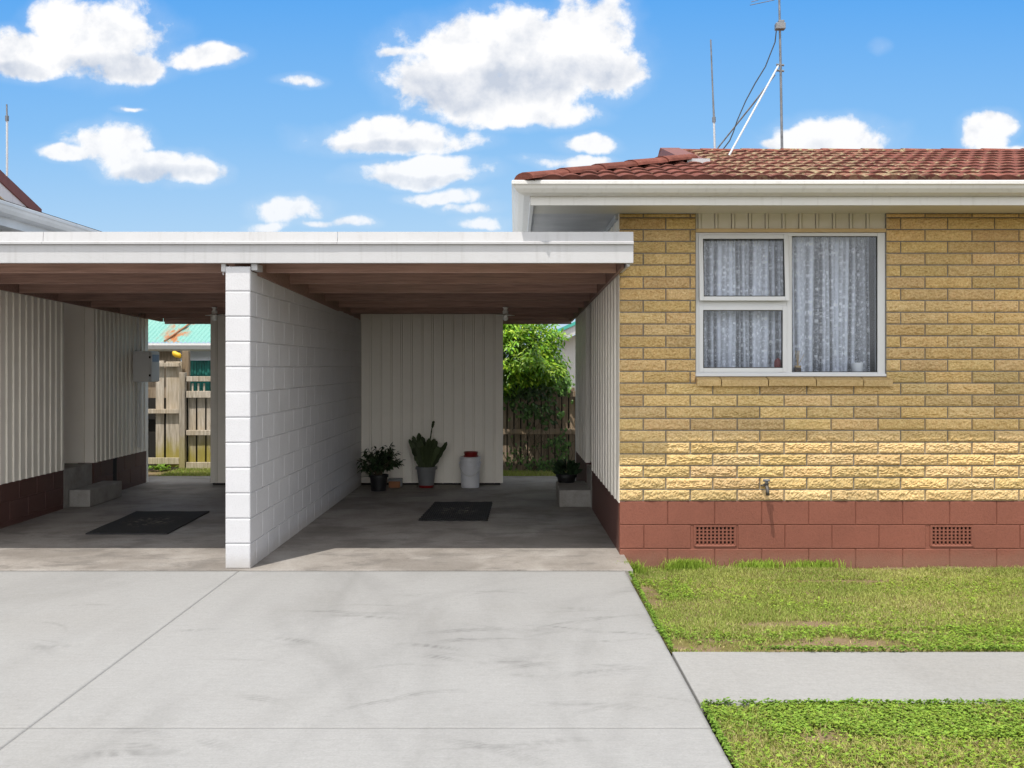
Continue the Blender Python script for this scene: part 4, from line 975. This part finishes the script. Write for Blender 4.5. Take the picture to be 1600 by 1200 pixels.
for k in range(66):
    a = r.uniform(-math.pi, math.pi); b = Vector((x+.08*math.cos(a)*r.random(), y+.08*math.sin(a)*r.random(), FZ+.25)); out = r.uniform(.05, .62)
    d = Vector((math.cos(a)*out, math.sin(a)*out*.45, 1)).normalized(); th = r.uniform(-.6, .6); s = Vector((math.cos(th), math.sin(th), 0)); s = (s-d*s.dot(d)).normalized()
    pad(b, d, s, r.uniform(.22, .50)*(1-.25*out), r.uniform(.05, .075), r.uniform(.55, 1.4))
pad(Vector((x+.03, y, FZ+.5)), Vector((.16, 0, 1)).normalized(), Vector((1, 0, 0)), .30, .016, .9)
pad(Vector((x+.078, y, FZ+.78)), Vector((.2, 0, 1)).normalized(), Vector((1, 0, 0)), .10, .034, .8)
np_mesh('foliage', np.array(V), np.array(F), M['leaf_dull'], parent=t, tint=np.array(C))
# bucket
x, y = -.594, 13.93
t = thing('bucket', (x, y, FZ), 'white plastic bucket with wire handle standing against the cupboard', 'bucket')
mb = MB(); mb.lathe([(.114, 0), (.119, .004), (.127, .27), (.133, .272), (.134, .29), (.128, .292), (.129, .325), (.136, .327), (.137, .345), (.130, .347), (.131, .375), (.139, .377), (.139, .40), (.133, .405), (.001, .406)], (x, y, FZ), 40); mb.build('bucket_body', M['bucket'], t)
mb = MB(); pp = [(x+.140*math.cos(a), y-.02-.125*abs(math.sin(a)), FZ+.325-.165*abs(math.sin(a))) for a in np.linspace(0, math.pi, 22)]; mb.tube(pp, .0045, 8); mb.build('handle', M['box_grey'], t, smooth=True)
for sg in (-1, 1):
    mb = MB(); mb.tube([(x+sg*.125, y-.02, FZ+.325), (x+sg*.148, y-.02, FZ+.325)], .014, 12); mb.build('handle_lug', M['bucket'], t)
mb = MB(); mb.lathe([(.06, 0), (.098, .0), (.10, .012), (.086, .016), (.092, .055), (.096, .062), (.088, .064), (.08, .03), (.001, .03)], (x+.01, y-.01, FZ+.407), 30); o = mb.build('red_bowl', M['red_dark'], org=(x, y, FZ+.407)); tag(o, 'red plastic bowl sitting on top of the white bucket', 'bowl')
# pot on the step
x, y = .62, 12.78; ZS = .2
t = thing('step_plant_pot', (x, y, ZS), 'dark succulent in a black pot on the right hand step', 'potted plant', 'potted plants at the back of the carport')
pot('pot', M['black_pot'], t, (x, y, ZS), .10, .118, .10)
r = random.Random(8); L = []
for k in range(210):
    a = r.uniform(0, 6.28); q = r.random(); b = Vector((x+.12*q*math.cos(a), y+.11*q*math.sin(a), ZS+.08+r.uniform(0, .17)*(1-.4*q))); d = Vector((math.cos(a)*.8, math.sin(a)*.8, r.uniform(.2, 1.3))).normalized(); g_ = r.uniform(.5, 1.5)
    L.append((b, d, Vector((-math.sin(a), math.cos(a), .3)), r.uniform(.06, .11), .035, (.028*g_, .055*g_, .024*g_)))
V, F, C = leaf_cloud(L); np_mesh('foliage', V, F, M['leaf_dull'], parent=t, tint=C)
# mats
def mat(cs, label, wav):
    c = Vector((sum(p[0] for p in cs)/4, sum(p[1] for p in cs)/4, .005)); nx = 60; V = []; F = []
    for lay, z in ((0, .005), (1, .017)):
        for j in range(nx+1):
            for i in range(nx+1):
                u, v = i/nx, j/nx; a = Vector(cs[0]).lerp(Vector(cs[1]), u); b = Vector(cs[3]).lerp(Vector(cs[2]), u); p = a.lerp(b, v)
                e = wav*math.sin(u*math.pi*12)*(1 if j in (0, nx) else 0); f = wav*math.sin(v*math.pi*20)*(1 if i in (0, nx) else 0)
                V.append((p.x+f, p.y+e, z+(.003*math.sin(u*11+v*3)*math.sin(v*7) if lay else 0)))
    w = nx+1; N = w*w
    F = [(N+j*w+i, N+j*w+i+1, N+(j+1)*w+i+1, N+(j+1)*w+i) for j in range(nx) for i in range(nx)]
    ring = [i for i in range(w)]+[j*w+nx for j in range(1, w)]+[nx*w+i for i in range(nx-1, -1, -1)]+[j*w for j in range(nx-1, 0, -1)]
    F += [(ring[k], ring[(k+1) % len(ring)], N+ring[(k+1) % len(ring)], N+ring[k]) for k in range(len(ring))]
    o = np_mesh('door_mat', np.array(V), np.array(F), M['mat'], org=c); tag(o, label, 'mat', 'black rubber mats on the carport floor')
mat([(-1.0, 10.91), (-.29, 10.91), (-.27, 12.37), (-.937, 12.37)], 'black ribbed rubber mat with a worn middle in the right carport bay', .008)
mat([(-4.09, 10.05), (-3.31, 10.05), (-3.35, 11.57), (-4.15, 11.57)], 'plain black rubber mat in the left carport bay', 0)

# ------------------------------------------------------------------ back yard: fences, tree, shed, far house
lf = thing('paling_fence', (-4.7, 16.4, 0), 'weathered grey paling fence with a mossy foot seen through the left carport bay', 'fence')
Y0 = 16.4; zy = lambda py, d=Y0: CAMZ-(py-570)/1650*d; xy = lambda px, d=Y0: (px-805)/1650*d
def palings(parent, xs, zb, zt, y, m, w, jit=.02):
    mb = MB()
    for x in xs:
        dz = R.uniform(-jit, jit); dy = R.uniform(-.004, .004); mb.box(x-w/2+R.uniform(-.003, .003), x+w/2, y+dy, y+.018+dy, zb, zt+dz)
    mb.build('palings', m, parent, bevel=.002)
palings(lf, [xy(236)-.149*k for k in range(1, 6)]+[xy(248.8), xy(264.7), xy(277)], .03, zy(563), Y0+.03, M['wood'], .126)
palings(lf, [xy(299), xy(313.5), xy(328)]+[xy(328)+.147*k for k in range(1, 6)], .03, zy(617), Y0+.03, M['wood'], .118)
mb = MB(); mb.box(xy(150), xy(340)+.6, Y0+.075, Y0+.08, .02, zy(622)); mb.build('gap_shade', M['dark'], lf)  # near-black sheet behind the palings paints the shade in their gaps
for (a, b, t_, c) in ((150, 281, 639, 646), (150, 281, 715, 725), (150, 281, 567, 573), (292, 345, 588, 596), (292, 345, 611, 621.5), (292, 345, 672, 680), (292, 345, 722, 732)):
    mb = MB(); mb.box(xy(a), xy(b), Y0-.04, Y0+.012, zy(c), zy(t_)); mb.build('rail', M['wood_rail'], lf, bevel=.004)
mb = MB(); mb.box(xy(281.5), xy(290.5), Y0-.06, Y0+.05, -.05, zy(582)); mb.build('post', M['wood_green'], lf, bevel=.006)
mb = MB(); mb.box(xy(281), xy(292), Y0+.09, Y0+.18, -.05, zy(548)); mb.build('post', M['wood_dark'], lf, bevel=.006)
for k in range(3):
    mb = MB(); mb.box(xy(301+9*k)-.012, xy(301+9*k)+.012, Y0-.01, Y0+.01, zy(611), zy(599)); mb.build('picket', M['wood_rail'], lf)
tag(lf)
sh = thing('garden_shed', (-4.8, 17.6, 0), 'shed with rusty teal corrugated roof and white gutter behind the left fence', 'shed')
YS = 17.6; zs_ = lambda py: CAMZ-(py-570)/1650*YS; xs_ = lambda px: (px-805)/1650*YS
mb = MB(); nx = 240; pts = []; X0, X1 = xs_(150), xs_(420)
for (yy, zz) in ((YS-.15, zs_(535)), (YS+1.2, zs_(535)+.52), (YS+1.2, zs_(535)+.535), (YS+3.2, zs_(535)+1.3)):
    for i in range(nx+1): x = X0+(X1-X0)*i/nx; pts.append((x, yy, zz+.010*math.sin(x*2*math.pi/.076)))
w = nx+1; mb.add(pts, [(k*w+i, k*w+i+1, (k+1)*w+i+1, (k+1)*w+i) for k in (0, 1, 2) for i in range(nx)])
mb.build('roof', M['teal_roof'], sh, smooth=True)
mb = MB(); a = Vector((xs_(262), YS-.16, zs_(535)+.02)); b = Vector((xs_(287), YS+1.2, zs_(535)+.545)); mb.tube([a, b], .016, 8); mb.build('roof_flashing', M['terracotta'], sh)
mb = MB(); mb.extrude_x([(YS-.16, zs_(537)), (YS-.27, zs_(537)), (YS-.275, zs_(540)), (YS-.25, zs_(546)), (YS-.2, zs_(549)), (YS-.16, zs_(549))], X0, X1); mb.build('gutter', M['fascia'], sh)
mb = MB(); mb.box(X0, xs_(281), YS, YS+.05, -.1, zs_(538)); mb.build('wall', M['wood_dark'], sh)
mb = MB(); mb.box(xs_(281), X1, YS-.0, YS+.05, zs_(563), zs_(538)); mb.build('header_board', M['mast_white'], sh)
mb = MB()
for i in range(24): x = xs_(285)+.045*i; mb.box(x, x+.04, YS+.03+.008*(i % 3), YS+.06+.008*(i % 3), .3, zs_(563)-.002)
mb.build('shade_cloth', M['teal_sheet'], sh)
mb = MB(); mb.lathe([(.0, -.07), (.035, -.06), (.05, -.02), (.04, .02), (.045, .05), (.02, .07), (.0, .072)], (0, 0, 0), 16)
mb.v = [(xy(273)+z*1.0+.0*x, Y0+.10+y, zy(554)+x-z*.35) for x, y, z in mb.v]; o = mb.build('yellow_float', M['yellow'], org=(xy(273), Y0+.1, zy(554)), smooth=True); tag(o, 'yellow plastic float hanging under the shed gutter above the left fence', 'float')
# weed by the left fence
r = random.Random(4); L = []
for k in range(60):
    a = r.uniform(0, 6.28); b = Vector((xy(252)+r.gauss(0, .09), Y0-.14+r.gauss(0, .05), -.01+r.uniform(.0, .05))); d = Vector((math.cos(a), math.sin(a), r.uniform(.3, 1.1))).normalized(); L.append((b, d, Vector((0, 0, 1)), r.uniform(.06, .11), .045, (.20, .34, .05)))
V, F, C = leaf_cloud(L); o = np_mesh('weed', V, F, M['leaf'], org=(xy(252), Y0-.14, 0), tint=C); tag(o, 'leafy green weed growing at the foot of the left fence', 'weed')

rf = thing('creeper_fence', (.4, 16.05, 0), 'dark paling fence with climbing creeper seen through the right carport bay', 'fence')
Y1 = 16.05; zf = lambda py: CAMZ-(py-570)/1650*Y1; xf = lambda px: (px-805)/1650*Y1
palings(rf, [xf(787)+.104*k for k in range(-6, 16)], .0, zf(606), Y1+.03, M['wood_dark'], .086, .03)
mb = MB(); mb.box(xf(700), xf(1000), Y1+.06, Y1+.066, .02, zf(612)); mb.build('gap_shade', M['dark'], rf)  # same dark sheet here, so the paling gaps look shaded
for (a, b) in ((611, 620), (670, 678.5), (727, 737)):
    mb = MB(); mb.box(xf(720), xf(960), Y1-.04, Y1+.012, zf(b), zf(a)); mb.build('rail', M['wood_dark'], rf, bevel=.004)
r = random.Random(21); L = []; st = MB()
def vine(px, py, rx_, ry_, n, big=1., br=1.):
    for k in range(n):
        x = xf(px)+r.gauss(0, rx_); z = zf(py)+r.gauss(0, ry_); y = Y1-.05-abs(r.gauss(0, .05)); g_ = r.uniform(.5, 1.6)*br; d = (Vector((r.gauss(0, .6), -.4, -.7))).normalized()
        L.append((Vector((x, y, z)), d, Vector((0, -1, .45))+rv(r, .3), r.uniform(.05, .09)*big, r.uniform(.035, .06)*big, (.055*g_, .11*g_, .022*g_)))
vine(825, 610, .22, .05, 170, 1, .6); vine(828, 638, .10, .08, 80); vine(800, 630, .05, .08, 25); vine(880, 602, .10, .07, 70, 1, 1.8); vine(855, 640, .06, .15, 40); vine(876, 644, .03, .02, 14, 1, 1.8); vine(862, 645, .08, .10, 14)  # first cluster coloured darker to paint the shade under the crown
vine(800, 716, .10, .10, 50, .7, 1.6); vine(845, 722, .16, .05, 90, .7, 1.4); vine(880, 700, .05, .18, 90, .8, 1.5); vine(865, 690, .09, .05, 40, .7, 1.4); vine(830, 700, .25, .10, 30, .6, 1.1); vine(860, 730, .12, .04, 60, .8, 1.2)
for k in range(22):
    px = r.uniform(790, 895); p0 = Vector((xf(px), Y1-.045, .02)); path = [p0]
    for j in range(6): path.append(path[-1]+Vector((r.gauss(0, .07), r.gauss(0, .006), r.uniform(.06, .2))))
    st.tube(path, [.006-.0006*i for i in range(7)], 5)
cr = thing('creeper', (.4, Y1-.05, 0), 'green creeper climbing over the dark fence boards', 'climber')
V, F, C = leaf_cloud(L); np_mesh('foliage', V, F, M['leaf'], parent=cr, tint=C); st.build('stems', M['stem'], cr)

tr = thing('leafy_tree', (-.05, 16.9, 0), 'bright green leafy tree overhanging the fence at the end of the right bay', 'tree')
r = random.Random(31); mb = MB(); cx, cy, cz = -.14, 16.42, 1.62
mb.tube([(cx, 17.0, -.1), (cx+.05, 16.95, .6), (cx-.03, 16.85, 1.1), (cx+.02, 16.8, 1.7)], [.09, .075, .06, .04], 10)
tips = []
for k in range(780):
    while True:
        v = rv(r); v.normalize()
        if v.y < .55: break
    q = r.uniform(.10, 1.0)**.5; sxz = 1+.14*math.sin(v.x*5+v.z*4)+.10*math.sin(v.z*9+v.y*6)
    tips.append((Vector((cx+v.x*1.0*q*sxz, cy+v.y*.80*q*sxz, cz+v.z*(1.05 if v.z > 0 else .42)*q*sxz)), v, q))
for k in range(26):
    p_, v, q = tips[k*7]; c0 = Vector((cx+r.uniform(-.03, .03), 16.85, r.uniform(.9, 1.6))); mb.tube([c0, (c0+p_)/2+Vector((0, 0, .1)), p_], [.022, .014, .005], 6)
mb.build('trunk', M['stem'], tr); L = []
for (p_, v, q) in tips:
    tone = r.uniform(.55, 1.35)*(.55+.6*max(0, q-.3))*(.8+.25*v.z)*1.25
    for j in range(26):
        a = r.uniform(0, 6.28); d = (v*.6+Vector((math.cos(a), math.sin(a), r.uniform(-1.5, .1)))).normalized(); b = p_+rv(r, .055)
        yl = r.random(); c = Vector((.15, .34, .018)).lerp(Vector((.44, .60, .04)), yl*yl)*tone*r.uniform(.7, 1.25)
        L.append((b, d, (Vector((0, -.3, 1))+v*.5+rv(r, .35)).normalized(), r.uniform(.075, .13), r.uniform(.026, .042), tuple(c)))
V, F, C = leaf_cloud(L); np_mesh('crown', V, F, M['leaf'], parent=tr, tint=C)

YH = 23.0; zh = lambda py: CAMZ-(py-570)/1650*YH; xh = lambda px: (px-805)/1650*YH
fh = thing('far_house', (3, YH, 0), 'pale house with teal roof edge behind the tree, right of the fence', 'house')
mb = MB(); ax, az = xh(862), zh(533); bx_, bz = xh(862)+3.6, zh(533)+1.62
mb.add([(ax+.25, YH+.5, -.1), (bx_, YH+.5, -.1), (bx_, YH+.5, bz-.1), (ax+.25, YH+.5, az+.02), (ax+.25, YH+6, -.1), (bx_, YH+6, -.1), (bx_, YH+6, bz-.1), (ax+.25, YH+6, az+.02)], [(0, 1, 2, 3), (4, 7, 6, 5), (0, 3, 7, 4)]); mb.build('wall', M['white'], fh)
def rake(z0, z1, y0, y1, m, name):
    mb = MB(); mb.hexa([(ax, y0, az+z0), (bx_, y0, bz+z0), (bx_, y1, bz+z0), (ax, y1, az+z0), (ax, y0, az+z1), (bx_, y0, bz+z1), (bx_, y1, bz+z1), (ax, y1, az+z1)]); mb.build(name, m, fh)
rake(-.08, .12, YH, YH+.04, M['white'], 'fascia'); rake(.122, .20, YH-.05, YH+6, M['teal_edge'], 'roof'); rake(-.06, -.04, YH+.041, YH+.6, M['soffit'], 'soffit')

# ------------------------------------------------------------------ light, sky, camera
SUN = Vector((.56, 1.0, -2.52)).normalized()
sun = bpy.data.lights.new('sun', 'SUN'); sun.energy = 4.9; sun.angle = math.radians(.53); sun.color = (1.0, .945, .86)
so = bpy.data.objects.new('sun', sun); col.objects.link(so); so.rotation_euler = SUN.to_track_quat('-Z', 'Y').to_euler(); so.location = (-6, -10, 25)
elev = math.asin(-SUN.z); az = math.atan2(-SUN.x, -SUN.y)

w = bpy.data.worlds.new('World'); sc.world = w; w.use_nodes = True; nt = w.node_tree
for n in list(nt.nodes): nt.nodes.remove(n)
g = G(nt); out = g.n('ShaderNodeOutputWorld'); bg = g.n('ShaderNodeBackground'); g.l(bg.outputs[0], out.inputs[0]); bg.inputs[1].default_value = .10
sky = g.n('ShaderNodeTexSky', sky_type='NISHITA'); sky.sun_disc = False; sky.sun_elevation = elev; sky.sun_rotation = az; sky.air_density = 1.0; sky.dust_density = .6; sky.ozone_density = 1.5
tc = g.n('ShaderNodeTexCoord').outputs['Generated']
sep = g.n('ShaderNodeSeparateXYZ'); g.l(tc, sep.inputs[0])
ay = g.math('MAXIMUM', g.math('ABSOLUTE', sep.outputs[1]), .02)
u = g.math('DIVIDE', sep.outputs[0], ay); v = g.math('DIVIDE', sep.outputs[2], ay)
cmb = g.n('ShaderNodeCombineXYZ'); g.l(u, cmb.inputs[0]); g.l(v, cmb.inputs[1])
CL = [(20, 85, 62, 32, 0), (165, 64, 92, 56, 0), (110, 45, 50, 45, 0), (210, 98, 66, 24, 0), (312, 84, 62, 18, .05), (60, 95, 55, 22, .1),
      (168, 222, 60, 34, 0), (105, 236, 38, 14, 0), (235, 256, 80, 22, 0), (305, 268, 44, 20, 0),
      (800, 86, 165, 62, 0), (925, 45, 62, 62, 0), (690, 118, 75, 44, 0), (945, 110, 60, 40, 0), (800, 172, 118, 22, 0), (628, 76, 42, 10, .45), (735, 150, 90, 36, 0), (830, 140, 90, 36, 0),
      (615, 214, 122, 24, 0), (595, 196, 56, 22, 0), (655, 270, 102, 20, .15), (690, 256, 46, 16, .1), (458, 326, 62, 24, .2), (560, 348, 34, 12, .45), (420, 355, 40, 10, .45), (690, 308, 68, 13, .4),
      (922, 222, 42, 17, .1), (895, 251, 80, 12, .45), (755, 348, 46, 13, .5), (505, 352, 40, 9, .6), (735, 325, 60, 10, .75), (430, 322, 36, 14, .4), (1300, 222, 92, 34, 0), (1275, 205, 40, 20, 0), (1212, 224, 26, 11, .2), (1532, 208, 38, 26, 0), (1558, 190, 30, 18, 0), (1600, 230, 40, 10, .3),
      (465, 126, 44, 11, .65), (205, 166, 34, 5, .7), (1375, 74, 22, 13, .8)]
SH = [(790, 132, 160, 26), (920, 112, 80, 26), (700, 150, 60, 20), (165, 100, 90, 20), (240, 268, 90, 12), (610, 226, 100, 10), (650, 280, 90, 9), (20, 108, 60, 12)]
def ell(h, p, px, py, rx_, ry_):
    q = h.vm('MULTIPLY', h.vm('SUBTRACT', p, ((px-805)/1650, (570-py)/1650, 0)), (1650/rx_, 1650/ry_, 0)); return h.vm('DOT_PRODUCT', q, q)
def smin(h, a, b, k):
    sm = h.n('ShaderNodeMath', operation='SMOOTH_MIN'); h.put(a, sm.inputs[0]); h.put(b, sm.inputs[1]); sm.inputs[2].default_value = k; return sm.outputs[0]
P = cmb.outputs[0]
wn = g.noise(P, 13, 3, .55, 0, 'Color'); warp = g.vm('MULTIPLY', g.vm('SUBTRACT', wn, (.5, .5, .5)), (.050, .030, 0)); PW = g.vm('ADD', P, warp)
acc = None
for (px, py, rx_, ry_, e) in CL:
    d = ell(g, PW, px, py, rx_*1.12, ry_*1.14)
    if e: d = g.math('ADD', d, e)
    acc = d if acc is None else smin(g, acc, d, .35)
D = g.math('MAXIMUM', g.math('SUBTRACT', 1.0, acc), -1.6)
nz = g.math('ADD', g.math('MULTIPLY', g.noise(P, 19, 7, .58, .1), .80), g.math('MULTIPLY', g.noise(PW, 85, 5, .65), .20))
dens = g.math('ADD', D, g.math('MULTIPLY', g.math('SUBTRACT', nz, .5), 3.5))
alpha = g.math('MAXIMUM', g.math('POWER', g.ss(dens, -.30, .48), 1.3), g.math('MULTIPLY', g.ss(g.math('ADD', D, g.math('MULTIPLY', g.math('SUBTRACT', nz, .5), 1.5)), -1.05, .5), .15))
acs = None
for b_ in SH:
    d = ell(g, PW, *b_); acs = d if acs is None else smin(g, acs, d, .4)
low = g.noise(g.vm('ADD', P, (-.005, .012, 0)), 24, 4, .6, .1)
shade = g.math('ADD', g.math('MULTIPLY', g.ss(acs, 1.9, .0), .66), g.math('MULTIPLY', g.math('SUBTRACT', low, nz), 2.2), clamp=True)
ccol = g.mix(shade, (10.1, 10.1, 10.2), (5.9, 6.5, 7.6))
ccol = g.mix(g.ss(v, .10, .26), g.mix(.30, ccol, (6.6, 8.0, 9.6)), ccol)
# the physical sky, deepened towards the blue of a clear day; unseen white fill added overhead and behind to lift the shade
haze = g.ramp(v, [(.06, (5.6, 7.5, 9.5)), (.13, (4.2, 6.7, 9.5)), (.22, (2.5, 5.5, 9.5)), (.36, (1.0, 4.05, 9.3))])
skyc = g.mix(.92, sky.outputs[0], haze)
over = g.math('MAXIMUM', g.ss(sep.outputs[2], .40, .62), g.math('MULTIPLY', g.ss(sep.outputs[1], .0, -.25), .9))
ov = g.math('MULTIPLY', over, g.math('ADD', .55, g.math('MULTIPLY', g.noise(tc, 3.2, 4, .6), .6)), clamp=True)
fin = g.mix(alpha, skyc, ccol)
fill_glow = g.math('MULTIPLY', g.ss(sep.outputs[1], -.15, -.6), g.ss(sep.outputs[2], .75, .30))
fin = g.mix(ov, fin, g.mix(fill_glow, (13.9, 13.8, 13.6), (27.0, 26.7, 26.2)))
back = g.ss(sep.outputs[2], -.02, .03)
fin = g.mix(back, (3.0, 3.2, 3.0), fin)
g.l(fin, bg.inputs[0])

cam = bpy.data.cameras.new('camera'); co_ = bpy.data.objects.new('camera', cam); col.objects.link(co_); sc.camera = co_
co_.location = (0, 0, CAMZ); co_.rotation_euler = (math.radians(90), 0, 0)
cam.sensor_width = 36; cam.lens = 1650/1600*36; cam.shift_x = -5/1600; cam.shift_y = -30/1600; cam.clip_start = .05; cam.clip_end = 2000
sc.view_settings.view_transform = 'Standard'; sc.view_settings.look = 'None'; sc.view_settings.exposure = 0; sc.view_settings.gamma = 1
sc.render.engine = 'CYCLES'; sc.cycles.use_denoising = True; sc.cycles.max_bounces = 7; sc.cycles.diffuse_bounces = 5; sc.cycles.use_adaptive_sampling = True; sc.cycles.adaptive_threshold = .02; w.cycles.sampling_method = 'MANUAL'; w.cycles.sample_map_resolution = 512; sc.cycles.caustics_reflective = False; sc.cycles.caustics_refractive = False; sc.cycles.transparent_max_bounces = 16
